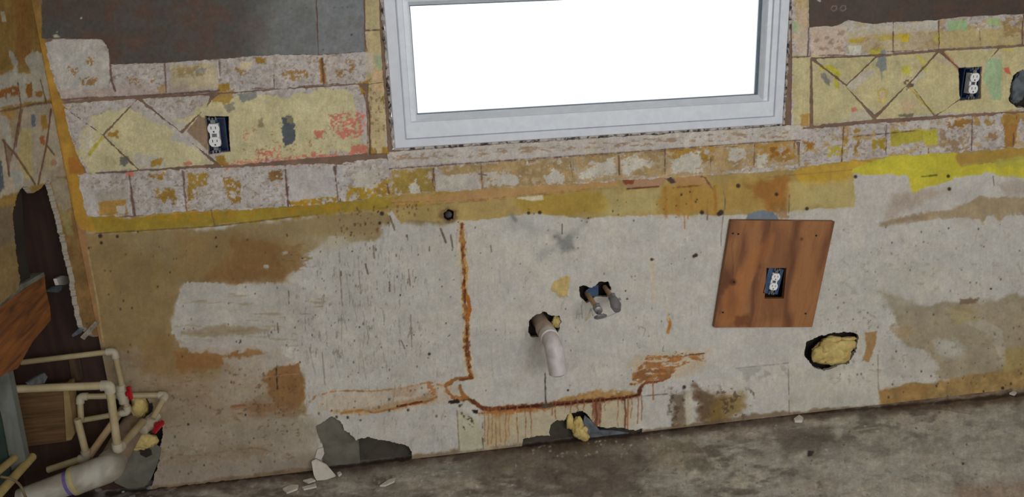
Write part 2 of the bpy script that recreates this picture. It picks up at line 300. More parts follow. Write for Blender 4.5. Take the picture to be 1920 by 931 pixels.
    P_([(1180, 680), (1200, 665), (1330, 655), (1320, 690), (1250, 712), (1190, 722)], (160, 130, 90), e=6, es=14, soft=8, a=.35)
    L([(1284, 666), (1320, 662)], 1.2, (80, 56, 40), e=.6); L([(1224, 716), (1225, 748)], 1.3, (130, 84, 50), e=.5, a=.9)
    L([(1206, 742), (1252, 738)], 1.3, (100, 92, 82), e=1, a=.8)
    r = random.Random(5)
    drips = [(908, 62, .6), (915, 70, 1), (922, 68, 1), (930, 72, 1.2), (938, 66, 1), (948, 70, .8), (955, 55, .5), (970, 68, 1), (985, 60, 1), (995, 62, 1), (1036, 24, 1), (1042, 30, 1.2), (1060, 20, .8), (1070, 26, .8), (1083, 22, 1.5), (1095, 20, .8), (1112, 40, 1.2), (1118, 60, 2.6), (1125, 56, 1.6), (1134, 22, .7), (1158, 55, .6), (1166, 12, .8), (1172, 60, 2.2), (1178, 64, 1.8), (1184, 40, .8), (1196, 52, 1), (1203, 46, 1)]
    for x, ln, w in drips:
        y0 = 765 - (x - 910) * .082
        pts = [(x, y0)]; 
        for q in range(1, 5): pts.append((x + r.uniform(-1.6, 1.6), y0 + ln * q / 4))
        L(pts, .62 * w + .35, (122, 78, 48) if w < 2 else (84, 46, 30), e=.8, es=5, a=.8)
    P_([(912, 775), (960, 772), (955, 830), (912, 835)], (150, 122, 82), e=4, es=9, soft=5, a=.4)
    P_([(1110, 755), (1128, 755), (1126, 795), (1114, 795)], (92, 46, 30), e=3, es=5, soft=2, a=.6)
    L([(1222, 486), (1224, 520), (1227, 560)], 4, (164, 154, 132), e=1, soft=3, a=.7)
    c.spot(1222, 486, 3, (64, 52, 30)); L([(1253, 598), (1257, 606), (1252, 622)], 2.6, (150, 98, 46), e=1.2); L([(1250, 578), (1253, 600)], 1.6, (168, 152, 118), soft=2)
    P_([(826, 394), (840, 388), (858, 396), (856, 414), (838, 418), (824, 406)], (92, 72, 48), e=4, es=6, soft=4, a=.8)
    P_([(1250, 345), (1330, 348), (1340, 398), (1235, 402)], (146, 110, 46), e=8, es=18, soft=8, a=.55)
    # ---- thin layer of spray foam, soft grey smudges, pencil
    P_([(1036, 530), (1058, 516), (1070, 518), (1066, 536), (1064, 554), (1050, 556), (1034, 542)], (162, 142, 92), e=2.5, es=7, soft=1, var=.08, vs_=6, h=2.5)
    P_([(1040, 440), (1070, 444), (1078, 466), (1052, 470)], (96, 96, 94), e=5, es=12, soft=9, a=.9)
    L([(1098, 414), (1075, 440), (1058, 458), (1030, 470), (1015, 480)], 7, (126, 126, 122), e=4, es=16, soft=8, a=.6)
    P_([(955, 405), (975, 405), (1040, 440), (1000, 440), (960, 425)], (130, 130, 126), e=6, es=16, soft=12, a=.5)
    L([(960, 404), (966, 412)], 3, (96, 96, 92), e=1, soft=4, a=.8); L([(1054, 420), (1054, 438)], 1, (60, 56, 50), e=.2)
    for pts in ([(1082, 582), (1081, 596)], [(1082, 589), (1090, 588)], [(1090, 574), (1092, 596)], [(1093, 562), (1090, 574)], [(1200, 612), (1210, 616), (1206, 630)], [(1197, 611), (1199, 616)], [(1244, 648), (1242, 658), (1246, 658)], [(1100, 600), (1108, 578), (1112, 592)], [(1022, 700), (1023, 762)], [(1134, 595), (1160, 584)]):
        L(pts, .7, (104, 102, 96), e=.4, a=.75)
    L([(1022, 700), (1023, 742), (1024, 760)], 1.2, (64, 58, 48), e=.8, es=6)
    L([(1098, 600), (1106, 588)], 2, (150, 138, 110), e=1)
    # ---- scratches and dark strokes on the white board
    Z1 = [(590, 470), (700, 440), (800, 470), (790, 640), (700, 690), (600, 680), (480, 640), (560, 540)]
    P_(Z1, (96, 90, 80), e=6, a=.55, br=.62, bs=(3.2, 15), bw=.1, soft=20)
    P_([(560, 430), (960, 420), (960, 840), (560, 860)], (120, 116, 108), e=6, a=.35, br=.66, bs=(4, 26), bw=.12, soft=12)
    P_([(340, 690), (560, 690), (840, 640), (840, 850), (600, 850), (340, 780)], (108, 96, 82), e=6, a=.4, br=.62, bs=(4, 14), bw=.12, soft=12)
    P_([(960, 420), (1340, 420), (1340, 740), (960, 740)], (128, 126, 118), e=6, a=.35, br=.7, bs=(6, 18), bw=.12, soft=12)
    P_([(1540, 420), (1960, 430), (1960, 560), (1500, 720)], (122, 118, 106), e=6, a=.35, br=.62, bs=(10, 9), bw=.12, soft=12)
    P_([(1560, 560), (1960, 560), (1960, 720), (1560, 720)], (104, 92, 76), e=6, a=.35, br=.6, bs=(9, 7), bw=.12, soft=12)
    r = random.Random(11)
    for k in range(95):
        x = r.gauss(690, 70); y = r.uniform(470, 680); ln = r.uniform(4, 13) if k % 6 else r.uniform(25, 60)
        sh = r.uniform(-.05, .25); L([(x, y), (x + sh * ln, y + ln)], .4 + .4 * r.random(), (98, 92, 84), e=.3, a=r.uniform(.25, .6))
    for (x, y, dx, dy, w) in [(638, 515, 4, 58, 1.2), (671, 480, 5, 70, 1), (685, 495, 5, 18, 2.2), (639, 508, 1, 8, 2), (730, 528, 1, 18, 1.8), (766, 505, 3, 30, 1), (770, 590, 2, 60, 1), (752, 637, 7, 16, 1.4), (805, 462, 0, 8, 1.3), (604, 660, 5, 60, 1), (520, 605, 2, 18, 1.4), (541, 545, 1, 24, 1.2), (731, 405, 9, 26, 1.8), (728, 410, 2, 14, 1), (763, 440, 2, 10, 1), (700, 460, 2, 24, 1), (920, 460, 2, 12, 1), (845, 440, 4, 24, 1.6), (826, 428, 10, 26, 2.4), (395, 392, 8, 30, 1.3), (1360, 372, -1, 20, 1), (1480, 365, -1, 35, 1), (1862, 330, 2, 18, 1.1)]:
        L([(x, y), (x + dx, y + dy)], w * .75, (80, 66, 56), e=.5, a=.6 if dy > 40 else .85)
    dk = [(36, 28, 24), (60, 48, 40), (74, 64, 56)]
    c.specks([(150, 430), (560, 430), (580, 900), (300, 900)], 90, .8, 2.0, dk, 1, 1.8)
    c.specks([(560, 400), (860, 380), (860, 720), (560, 720)], 80, .7, 1.6, dk, 2, 2)
    c.specks([(630, 390), (800, 380), (760, 420), (640, 450)], 60, .9, 2.2, [(66, 48, 32), (90, 64, 38)], 3, 1.8)
    c.specks([(880, 420), (1340, 420), (1200, 730), (900, 740)], 70, .6, 1.5, dk, 4, 1.5, .6)
    c.specks([(1540, 420), (1920, 420), (1920, 720), (1500, 700)], 80, .8, 2, dk, 5, 1.5, .6)
    c.specks([(1640, 700), (1920, 680), (1920, 735), (1650, 760)], 25, 1, 2.4, dk, 6, 1.4)
    c.specks([(960, 395), (1340, 350), (1340, 420), (960, 420)], 26, .8, 2, dk, 8, 1.4)
    c.specks([(590, 745), (860, 720), (900, 780), (600, 790)], 30, .8, 2.6, dk, 9, 1.3)
    c.specks([(200, 690), (560, 690), (560, 880), (300, 890)], 60, 1, 2.6, [(90, 62, 40), (70, 52, 40)], 10, 1.3, .6)
    for (x, y, rr) in [(805, 663, 2.6), (716, 400, 4), (712, 418, 3), (1305, 478, 3.5), (1301, 480, 3), (1316, 398, 4), (1352, 398, 5), (1348, 401, 4), (1778, 330, 3.2), (1780, 354, 3.4), (1604, 331, 3.4), (1513, 391, 3.4), (1456, 364, 3.4), (1384, 348, 4), (991, 399, 3), (1012, 398, 3.4), (1283, 725, 3.4), (1880, 727, 3), (1065, 731, 2.2), (1299, 714, 1.6), (353, 795, 2.4), (188, 442, 4), (190, 455, 3), (405, 445, 2), (406, 462, 2), (220, 443, 3), (1173, 545, 1.6), (1176, 560, 1.8), (1858, 541, 2)]:
        c.spot(x, y, rr, (44, 34, 26), .9)
    L([(1356, 358), (1360, 372), (1352, 440), (1352, 460)], .9, (96, 92, 84), e=.6, a=.7)
    # grey primer blotch just above the plywood
    P_([(1398, 412), (1404, 400), (1424, 394), (1446, 396), (1458, 406), (1460, 416), (1398, 416)], (98, 106, 116), e=1.5, es=9, soft=1)
    return grime(c)

def over_band(c):                # colours lying over the tile residue
    P_ = c.poly; L = c.line
    # left cream film
    for pts in ([(150, 245), (178, 212), (215, 208), (250, 205), (300, 212), (345, 225), (372, 205), (405, 185), (440, 180), (480, 178), (530, 185), (560, 175), (600, 165), (660, 170), (668, 200), (680, 250), (690, 262), (690, 280), (640, 285), (560, 298), (480, 305), (420, 312), (300, 316), (170, 322), (158, 300), (146, 285)],):
        P_(pts, CREAM, e=7, es=16, soft=1.2, var=.05, vs_=40)
    P_([(150, 225), (180, 215), (175, 270), (165, 300), (150, 280)], (168, 160, 146), e=4, es=10, a=.7, br=-.3)
    P_([(255, 190), (285, 215), (300, 215), (380, 245), (420, 290), (400, 300), (375, 270), (320, 262), (330, 245), (262, 212)], LAV, e=5, es=10, soft=1.2, a=.9)
    P_([(325, 262), (345, 250), (375, 270), (400, 290), (395, 305), (370, 280)], LAV, e=4, es=9, a=.8)
    P_([(350, 246), (374, 216), (388, 224), (390, 282)], (122, 104, 84), e=1, es=8)
    P_([(250, 290), (300, 290), (310, 312), (255, 312)], LAV, e=6, es=9, a=.7)
    P_([(283, 300), (310, 295), (300, 310), (285, 312)], MUST, e=3, es=6)
    P_([(205, 246), (222, 244), (222, 258), (200, 256)], MUST, e=3, es=6); L([(192, 258), (168, 288)], 3, (154, 144, 62), e=1)
    P_([(400, 175), (440, 168), (430, 195), (398, 190)], MUST, e=3, es=7, a=.8)
    P_([(404, 290), (420, 292), (430, 312), (402, 312)], MUST, e=2.5, es=6)
    P_([(444, 176), (480, 170), (482, 182), (456, 192)], (118, 118, 112), e=1.5, es=6)
    P_([(420, 196), (438, 192), (440, 206), (428, 212)], (116, 112, 98), e=2.5, es=6, a=.8)
    P_([(225, 294), (238, 290), (244, 300), (236, 311), (224, 308)], (96, 92, 84), e=2, es=5)
    P_([(484, 225), (492, 222), (496, 238), (484, 238)], (112, 96, 70), e=2, es=6, a=.7)
    P_([(680, 160), (700, 160), (690, 290), (678, 260)], LAV, e=4, es=10, a=.8)
    P_([(455, 245), (475, 240), (480, 262), (455, 262)], CORAL, e=4, es=5, a=.8, br=.2, bs=(6, 5))
    P_([(618, 214), (680, 206), (686, 235), (672, 262), (640, 256), (620, 240)], CORAL, e=5, es=7, soft=1, br=-.1, bs=(5, 4))
    P_([(480, 280), (525, 275), (530, 300), (482, 306)], CORAL, e=5, es=7, soft=1, br=0, bs=(5, 3.5))
    P_([(420, 303), (520, 297), (600, 292), (660, 286), (660, 296), (600, 304), (520, 310), (420, 318)], CORAL, e=4, es=8, soft=1, a=.9, br=.05, bs=(9, 3.5))
    P_([(540, 298), (560, 288), (600, 284), (620, 298), (560, 308)], CORAL, e=4, es=7, br=-.1, bs=(6, 4))
    P_([(660, 272), (690, 270), (690, 290), (655, 292)], CORAL, e=4, es=6, br=-.3, bs=(6, 6))
    P_([(590, 245), (606, 245), (604, 258), (592, 258)], CORAL, e=2, es=5); P_([(630, 250), (650, 244), (650, 256), (632, 256)], CORAL, e=2, es=5, br=-.2, bs=(5, 5))
    P_([(450, 240), (660, 200), (660, 290), (450, 300)], (140, 108, 74), e=3, a=.7, br=.62, bs=(7, 7), bw=.08)
    P_([(530, 222), (546, 216), (552, 232), (554, 262), (540, 272), (532, 274), (528, 250)], (72, 76, 80), e=3, es=6, soft=1, h=-1.5)
    P_([(538, 218), (550, 220), (548, 232), (538, 230)], (112, 106, 84), e=1.5, es=5)
    P_([(235, 322), (250, 320), (250, 330), (238, 330)], CORAL, e=2, es=5); P_([(346, 304), (360, 302), (362, 310), (344, 310)], CORAL, e=2, es=5, a=.8)
    # right cream film
    P_([(1486, 100), (1520, 104), (1600, 108), (1700, 100), (1920, 88), (1960, 90), (1960, 196), (1900, 206), (1760, 214), (1700, 218), (1600, 226), (1530, 235), (1486, 236)], (162, 152, 114), e=3, es=18, soft=1.2, var=.04)
    P_([(1524, 112), (1570, 120), (1590, 160), (1560, 165), (1524, 130)], (150, 140, 120), e=5, es=10, a=.6, br=-.1)
    P_([(1590, 210), (1640, 205), (1632, 222), (1590, 226)], (160, 152, 138), e=4, es=9, a=.8)
    P_([(1585, 160), (1625, 130), (1640, 135), (1600, 170)], (158, 150, 140), e=3, es=9, a=.8)
    P_([(1705, 150), (1725, 130), (1735, 138), (1712, 160)], (158, 152, 136), e=3, es=8, a=.8)
    P_([(1745, 105), (1790, 110), (1810, 130), (1760, 118)], (160, 148, 128), e=3, es=8, a=.8)
    P_([(1845, 128), (1868, 100), (1880, 100), (1856, 135)], (162, 148, 130), e=2, es=8, a=.8)
    L([(1540, 128), (1556, 126), (1570, 136), (1566, 150), (1570, 160)], 4.5, (158, 148, 50), e=2.5, es=8, a=.9)
    P_([(1536, 138), (1545, 135), (1556, 152), (1554, 160), (1546, 156)], (112, 110, 98), e=1.5, es=5)
    P_([(1646, 96), (1660, 92), (1662, 132), (1652, 135), (1642, 124)], (112, 116, 112), e=1.5, es=7)
    L([(1652, 136), (1652, 150)], 1.4, (130, 128, 110)); c.spot(1698, 131, 8, (162, 156, 56), .9)
    L([(1645, 170), (1648, 190), (1658, 190), (1662, 170), (1652, 166), (1645, 172)], 2.2, (158, 140, 76), e=1, a=.8)
    P_([(1650, 172), (1658, 172), (1656, 186), (1650, 186)], (166, 136, 112), e=1, es=5, a=.7)
    P_([(1595, 202), (1604, 200), (1607, 206), (1598, 210)], CORAL, e=1, es=4); P_([(1880, 128), (1890, 125), (1895, 140), (1884, 136)], (172, 92, 72), e=1, es=4)
    P_([(1690, 186), (1715, 183), (1720, 205), (1695, 210), (1685, 200)], (166, 140, 112), e=3, es=9, a=.6)
    P_([(1683, 214), (1712, 212), (1710, 220), (1685, 219)], (104, 98, 80), e=1.5, es=5)
    P_([(1850, 110), (1878, 112), (1876, 188), (1858, 186), (1850, 160), (1842, 150)], (134, 152, 118), e=2, es=12, soft=2)
    P_([(1692, 150), (1708, 145), (1716, 160), (1700, 168)], (92, 78, 66), e=3, es=4, br=-.1, bs=(5, 5))
    L([(1722, 108), (1732, 118), (1732, 128)], 4, (160, 150, 60), e=2, a=.7); L([(1706, 166), (1750, 212)], 2.2, (152, 132, 54), e=1, a=.8)
    L([(1708, 130), (1690, 165), (1670, 200)], 1, (150, 140, 96), a=.4)
    P_([(1870, 82), (1898, 80), (1896, 95), (1874, 94)], (158, 150, 70), e=3, es=7, a=.8); L([(1752, 94), (1768, 98), (1800, 132)], 3, (160, 108, 58), e=1.5, a=.7)
    # top right row
    P_([(1518, 50), (1585, 48), (1580, 104), (1520, 106)], (170, 152, 134), e=3, es=14, a=.9)
    P_([(1585, 58), (1700, 55), (1760, 60), (1760, 92), (1585, 100)], (156, 140, 104), e=5, es=18, a=.7)
    P_([(1760, 60), (1960, 45), (1960, 86), (1760, 92)], (156, 140, 96), e=4, es=18, a=.85)
    P_([(1590, 74), (1620, 71), (1618, 78), (1592, 80)], (158, 138, 44), e=2, es=6); P_([(1640, 68), (1700, 64), (1706, 72), (1645, 76)], (154, 136, 66), e=3, es=7, a=.8)
    P_([(1590, 86), (1616, 84), (1612, 102), (1592, 100)], (176, 172, 160), e=2, es=6); P_([(1632, 92), (1650, 88), (1650, 104), (1632, 104)], (158, 146, 58), e=3, es=7)
    P_([(1688, 66), (1704, 64), (1702, 78), (1690, 78)], (166, 144, 44), e=2, es=6); P_([(1750, 66), (1764, 62), (1764, 82), (1752, 84)], (160, 146, 66), e=2, es=6, a=.8)
    P_([(1776, 38), (1812, 38), (1814, 56), (1778, 58)], (136, 158, 118), e=1.5, es=8); P_([(1850, 34), (1874, 34), (1874, 48), (1852, 48)], (142, 158, 112), e=2, es=6)
    P_([(1880, 35), (1918, 30), (1916, 70), (1882, 68)], (126, 104, 66), e=3, es=7, a=.8, br=-.05, bs=(9, 7))
    P_([(1520, 60), (1582, 58), (1582, 100), (1522, 100)], (138, 116, 100), e=3, a=.8, br=.25, bs=(9, 7))
    P_([(1600, 40), (1760, 35), (1760, 90), (1600, 95)], (140, 118, 88), e=3, a=.7, br=.42, bs=(12, 7))
    P_([(1515, 40), (1560, 45), (1580, 40), (1640, 38), (1660, 48), (1760, 36), (1760, 58), (1595, 66), (1590, 54), (1518, 52)], (164, 158, 142), e=2, es=9, a=.6)
    # strips either side of the window
    P_([(684, -60), (712, -60), (725, 290), (688, 290)], (160, 144, 106), e=3, es=12, a=.9)
    P_([(702, 100), (718, 105), (716, 130), (704, 125)], (130, 144, 120), e=2, es=8, a=.8); P_([(690, 0), (706, 0), (706, 50), (692, 50)], (146, 140, 104), e=2, es=10, a=.6)
    P_([(700, 132), (718, 132), (720, 172), (700, 176)], (178, 148, 114), e=3, es=9, a=.7); P_([(684, 100), (700, 100), (700, 135), (686, 135)], (164, 156, 142), e=3, es=8, a=.8)
    P_([(672, 155), (695, 148), (692, 175), (676, 178)], MUST, e=3, es=5, br=-.2, bs=(7, 5)); P_([(688, 160), (720, 160), (724, 290), (688, 290)], (120, 94, 60), e=2, a=.85, br=.4, bs=(5, 7))
    P_([(716, 275), (730, 275), (730, 288), (716, 288)], MUST, e=2, es=5); P_([(688, 278), (700, 275), (704, 290), (690, 290)], MUST, e=2, es=5)
    P_([(1490, -40), (1516, -40), (1516, 50), (1490, 60)], (152, 130, 80), e=3, es=9, a=.6); P_([(1495, 18), (1514, 15), (1514, 62), (1494, 60)], (170, 150, 130), e=3, es=9, a=.9)
    P_([(1484, 40), (1498, 45), (1496, 60), (1486, 60)], (138, 152, 120), e=2, es=8, a=.8); P_([(1500, 215), (1518, 212), (1516, 236), (1500, 236)], (150, 116, 58), e=2, es=6, a=.8)
    P_([(1486, 60), (1512, 62), (1514, 100), (1490, 100)], (166, 150, 130), e=3, es=9, a=.8)

def paint_imprint(px, py):       # mortar left by the old tiles
    c = Canvas(px, py, LAV); P_ = c.poly; L = c.line
    P_([(0, -60), (1980, -60), (1980, 500), (0, 500)], (166, 160, 156), e=0, a=.6, br=.1, bs=(16, 12), bw=.3)
    P_([(0, -60), (1980, -60), (1980, 500), (0, 500)], (118, 98, 78), e=0, a=.7, br=.5, bs=(5, 4), bw=.1)
    P_([(0, -60), (1980, -60), (1980, 500), (0, 500)], (136, 126, 116), e=0, a=.6, br=.25, bs=(7, 6), bw=.15)
    P_([(1100, -60), (1980, -60), (1980, 500), (1100, 500)], (150, 118, 66), e=0, a=.55, br=.35, bs=(18, 10), bw=.1)
    # white-ish corner patch
    P_([(82, 80), (190, 72), (204, 110), (205, 160), (120, 180)], (158, 155, 148), e=4, es=14, soft=2, a=.85)
    for pts in ([(125, 125), (148, 128), (146, 142), (130, 138)], [(150, 148), (184, 144), (182, 158), (152, 162)], [(163, 108), (176, 106), (174, 122), (164, 120)], [(238, 144), (262, 146), (266, 162), (246, 160)], [(324, 128), (350, 126), (362, 136), (340, 148), (325, 142)], [(436, 124), (452, 126), (466, 138), (452, 142)], [(528, 134), (575, 130), (578, 142), (550, 152), (530, 146)], [(628, 132), (660, 128), (660, 140), (632, 144)], [(655, 112), (668, 112), (664, 132), (656, 130)], [(278, 150), (292, 148), (292, 152), (280, 158)]):
        P_(pts, (130, 98, 54), e=4, es=5, soft=.9, br=-.1, bs=(4, 3.5), a=.85)
    P_([(296, 162), (312, 158), (312, 174), (296, 174)], MUST, e=2, es=5); P_([(410, 160), (432, 154), (430, 170), (408, 172)], MUST, e=2.5, es=6); P_([(598, 110), (606, 108), (612, 155), (602, 155)], (140, 96, 40), e=2, es=6); P_([(478, 108), (500, 108), (498, 118), (480, 120)], MUST, e=3, es=6)
    P_([(318, 122), (405, 118), (408, 165), (320, 172)], (164, 150, 116), e=4, es=12, a=.7); P_([(330, 128), (385, 124), (380, 142), (332, 146)], (128, 112, 74), e=5, es=7, a=.8, br=-.1, bs=(6, 5))
    P_([(366, 128), (388, 128), (385, 136), (368, 136)], (128, 124, 112), e=1, es=6)
    P_([(450, 118), (475, 116), (470, 128), (452, 130)], (172, 160, 128), e=3, es=7)
    # row under the band
    P_([(730, 318), (900, 306), (1500, 262), (1500, 306), (1320, 326), (900, 356), (730, 368)], (147, 126, 94), e=3, es=16, a=.85, br=-.25, bs=(30, 16), bw=.4)
    P_([(735, 340), (812, 330), (812, 362), (735, 366)], LAV, e=4, es=10, a=.6, br=-.1, bs=(9, 7))
    P_([(818, 328), (900, 322), (900, 352), (818, 358)], LAV, e=4, es=12, a=.9)
    P_([(180, 360), (232, 352), (236, 372), (184, 382)], (140, 132, 118), e=2, es=10, soft=8, a=.8); P_([(184, 380), (236, 374), (240, 402), (188, 404)], (142, 108, 48), e=3, es=9, soft=2, a=.9)
    P_([(216, 386), (236, 382), (236, 402), (222, 400)], (166, 158, 144), e=2, es=6); P_([(152, 350), (178, 352), (182, 400), (165, 404), (155, 375)], (162, 156, 150), e=2, es=7, a=.8)
    for pts, cc in (([(278, 326), (308, 326), (304, 336), (282, 338)], MUST), ([(290, 352), (330, 350), (330, 385), (322, 382), (318, 365), (308, 378), (292, 370)], MUST), ([(350, 325), (390, 322), (388, 345), (365, 365), (352, 390)], (146, 118, 54)), ([(420, 335), (450, 335), (455, 380), (430, 385)], (140, 108, 50)), ([(500, 320), (526, 318), (530, 335), (504, 338)], (122, 92, 56)), ([(655, 350), (700, 352), (730, 335), (735, 370), (650, 375)], (152, 124, 44)), ([(540, 375), (600, 368), (630, 370), (630, 382), (545, 388)], (148, 116, 40)), ([(700, 345), (725, 340), (728, 368), (700, 366)], MUST),
                    ([(760, 322), (785, 322), (790, 345), (765, 345)], (146, 112, 50)), ([(735, 320), (815, 315), (812, 360), (735, 364)], (140, 118, 60)), ([(820, 312), (905, 306), (900, 325), (840, 330)], (147, 124, 86)), ([(908, 306), (1072, 292), (1080, 345), (908, 354)], (147, 124, 86)), ([(1078, 292), (1160, 284), (1155, 310), (1080, 318)], (147, 124, 86)), ([(1162, 284), (1246, 278), (1246, 328), (1162, 330)], (147, 124, 86)), ([(1250, 280), (1340, 272), (1340, 300), (1300, 315), (1250, 290)], (150, 118, 56)), ([(1340, 272), (1412, 268), (1412, 318), (1340, 322)], (147, 124, 86)), ([(1416, 268), (1490, 262), (1490, 300), (1416, 305)], (152, 118, 62)), ([(1440, 278), (1458, 275), (1458, 292), (1442, 296)], (136, 92, 42)), ([(1465, 280), (1480, 275), (1480, 290), (1466, 292)], (136, 92, 42)), ([(1508, 265), (1530, 264), (1526, 282), (1510, 284)], (140, 100, 40)), ([(1550, 275), (1580, 270), (1578, 290), (1552, 292)], (160, 146, 60)), ([(1600, 245), (1612, 240), (1612, 285), (1602, 285)], MUST), ([(1632, 262), (1658, 258), (1658, 280), (1634, 284)], (150, 128, 40)), ([(1580, 250), (1590, 250), (1582, 310), (1576, 310)], (150, 124, 60))):
        P_(pts, tuple(v * .96 for v in cc), e=4, es=7, soft=1, br=-.22, bs=(7, 6), var=.1)
    for pts in ([(820, 330), (880, 325), (870, 350), (818, 358)], [(905, 325), (935, 320), (975, 330), (970, 345), (908, 350)], [(1020, 330), (1040, 316), (1060, 330), (1055, 345), (1025, 345)], [(1080, 330), (1110, 312), (1150, 295), (1156, 325), (1100, 335), (1085, 335)], [(1165, 300), (1190, 292), (1225, 300), (1225, 310), (1190, 318), (1180, 328), (1165, 326)], [(1258, 300), (1290, 285), (1312, 285), (1318, 322), (1260, 322)], [(1365, 280), (1398, 276), (1396, 300), (1366, 300)], [(1420, 290), (1440, 290), (1436, 312), (1418, 312)], [(990, 300), (985, 310), (992, 310)], [(660, 325), (712, 318), (706, 348), (670, 352), (662, 340)], [(766, 350), (780, 335), (786, 362), (770, 366)]):
        P_(pts, (164, 158, 146), e=4, es=6, soft=1, br=-.6, bs=(9, 7), var=.06)
    P_([(540, 318), (626, 314), (630, 368), (600, 370), (542, 378)], (158, 152, 148), e=2, es=10, a=.9)
    P_([(1595, 252), (1640, 250), (1640, 260), (1598, 262)], (156, 130, 80), e=3, es=8, a=.6)
    P_([(1668, 245), (1728, 242), (1735, 246), (1730, 262), (1680, 274), (1668, 272)], (144, 134, 52), e=3, es=9); P_([(1728, 242), (1756, 244), (1756, 272), (1735, 272)], (160, 152, 56), e=3, es=7)
    P_([(1760, 238), (1815, 235), (1818, 280), (1764, 285)], (132, 110, 84), e=3, a=.85, br=.02, bs=(8, 7)); P_([(1775, 225), (1830, 222), (1820, 238), (1776, 240)], (132, 96, 48), e=4, es=7, br=-.2, bs=(8, 6))
    P_([(1880, 215), (1912, 214), (1900, 275), (1884, 280)], (134, 98, 50), e=3, es=9); P_([(1822, 212), (1920, 205), (1920, 232), (1824, 234)], (134, 106, 52), e=4, es=9, a=.8, br=-.05)
    P_([(1850, 250), (1870, 248), (1868, 262), (1852, 264)], (134, 108, 80), e=3, es=5, br=-.2, bs=(5, 5))
    P_([(1725, 228), (1745, 226), (1740, 242), (1728, 242)], (166, 160, 150), e=2, es=6)
    # narrow sill row
    P_([(728, 282), (1500, 232), (1502, 262), (730, 312)], (164, 157, 149), e=0, a=.75)
    P_([(735, 290), (1490, 240), (1490, 256), (735, 302)], (134, 112, 92), e=3, es=6, a=.85, br=.26, bs=(11, 4), bw=.1)
    over_band(c)
    L([(110, 178), (230, 170), (350, 165)], 8, (148, 132, 124), e=3, es=9, soft=4, a=.6)
    SEAM = (84, 62, 56)
    for pts, w in (([(207, 122), (209, 150), (216, 170)], 2.6), ([(309, 120), (312, 172)], 1.6), ([(411, 112), (413, 142)], 1.3), ([(513, 140), (514, 162)], 1.4), ([(604, 110), (607, 156)], 2.4), ([(242, 326), (248, 368)], 1.5), ([(246, 366), (253, 405)], 3.2), ([(342, 320), (350, 396)], 1.5), ([(345, 322), (346, 345)], 1), ([(535, 318), (541, 392)], 1.8), ([(537, 346), (539, 365)], 2.6), ([(627, 314), (629, 325)], 3.2), ([(628, 322), (635, 382)], 1.4),
                   ([(726, 345), (729, 362)], 2), ([(812, 316), (815, 358)], 1.8), ([(812, 336), (814, 346)], 2.8), ([(902, 312), (904, 352)], 1.2), ([(897, 326), (912, 328)], 1.4), ([(1069, 302), (1075, 335)], 1), ([(1160, 292), (1161, 326)], 2), ([(1246, 280), (1247, 326)], 1.1), ([(1415, 270), (1413, 312)], 1.1), ([(1490, 262), (1489, 278)], 1), ([(1582, 232), (1577, 312)], 1.5), ([(1662, 234), (1661, 290)], .9), ([(1823, 214), (1821, 282)], 1.3), ([(1900, 250), (1899, 275)], 1.6), ([(1740, 278), (1740, 290)], 1),
                   ([(1674, 60), (1674, 96)], 1.1), ([(1760, 40), (1759, 60)], 1.6), ([(1917, 40), (1916, 84)], 1.4), ([(1516, 52), (1514, 106)], 1.3), ([(1520, 110), (1519, 234)], 1.6), ([(1836, 58), (1838, 88)], .5),
                   ([(682, 175), (692, 210), (694, 290)], 2.2), ([(686, 57), (711, 56)], 1.5), ([(690, 290), (722, 288)], 1.6), ([(684, 76), (688, 96)], 1.4), ([(1484, 106), (1516, 106)], 1),
                   ([(100, 189), (160, 184), (230, 182), (320, 176), (410, 170)], 2.4), ([(560, 162), (636, 157)], 1.4), ([(470, 167), (514, 165)], 1.2), ([(180, 324), (238, 321)], 1.4), ([(262, 319), (282, 317)], 1.2), ([(330, 315), (400, 311)], 1.6), ([(1535, 104), (1582, 103)], 1), ([(1664, 97), (1712, 95)], 1), ([(1740, 94), (1916, 84)], 1.1), ([(1540, 234), (1760, 218), (1850, 212)], 1), ([(730, 316), (900, 304), (1160, 286), (1400, 268), (1500, 262)], 1), ([(1600, 256), (1720, 244)], .9)):
        L(pts, w * .8, SEAM, e=.9, es=6, soft=.9, a=.9, h=-1.2)
    return grime(c, .05)

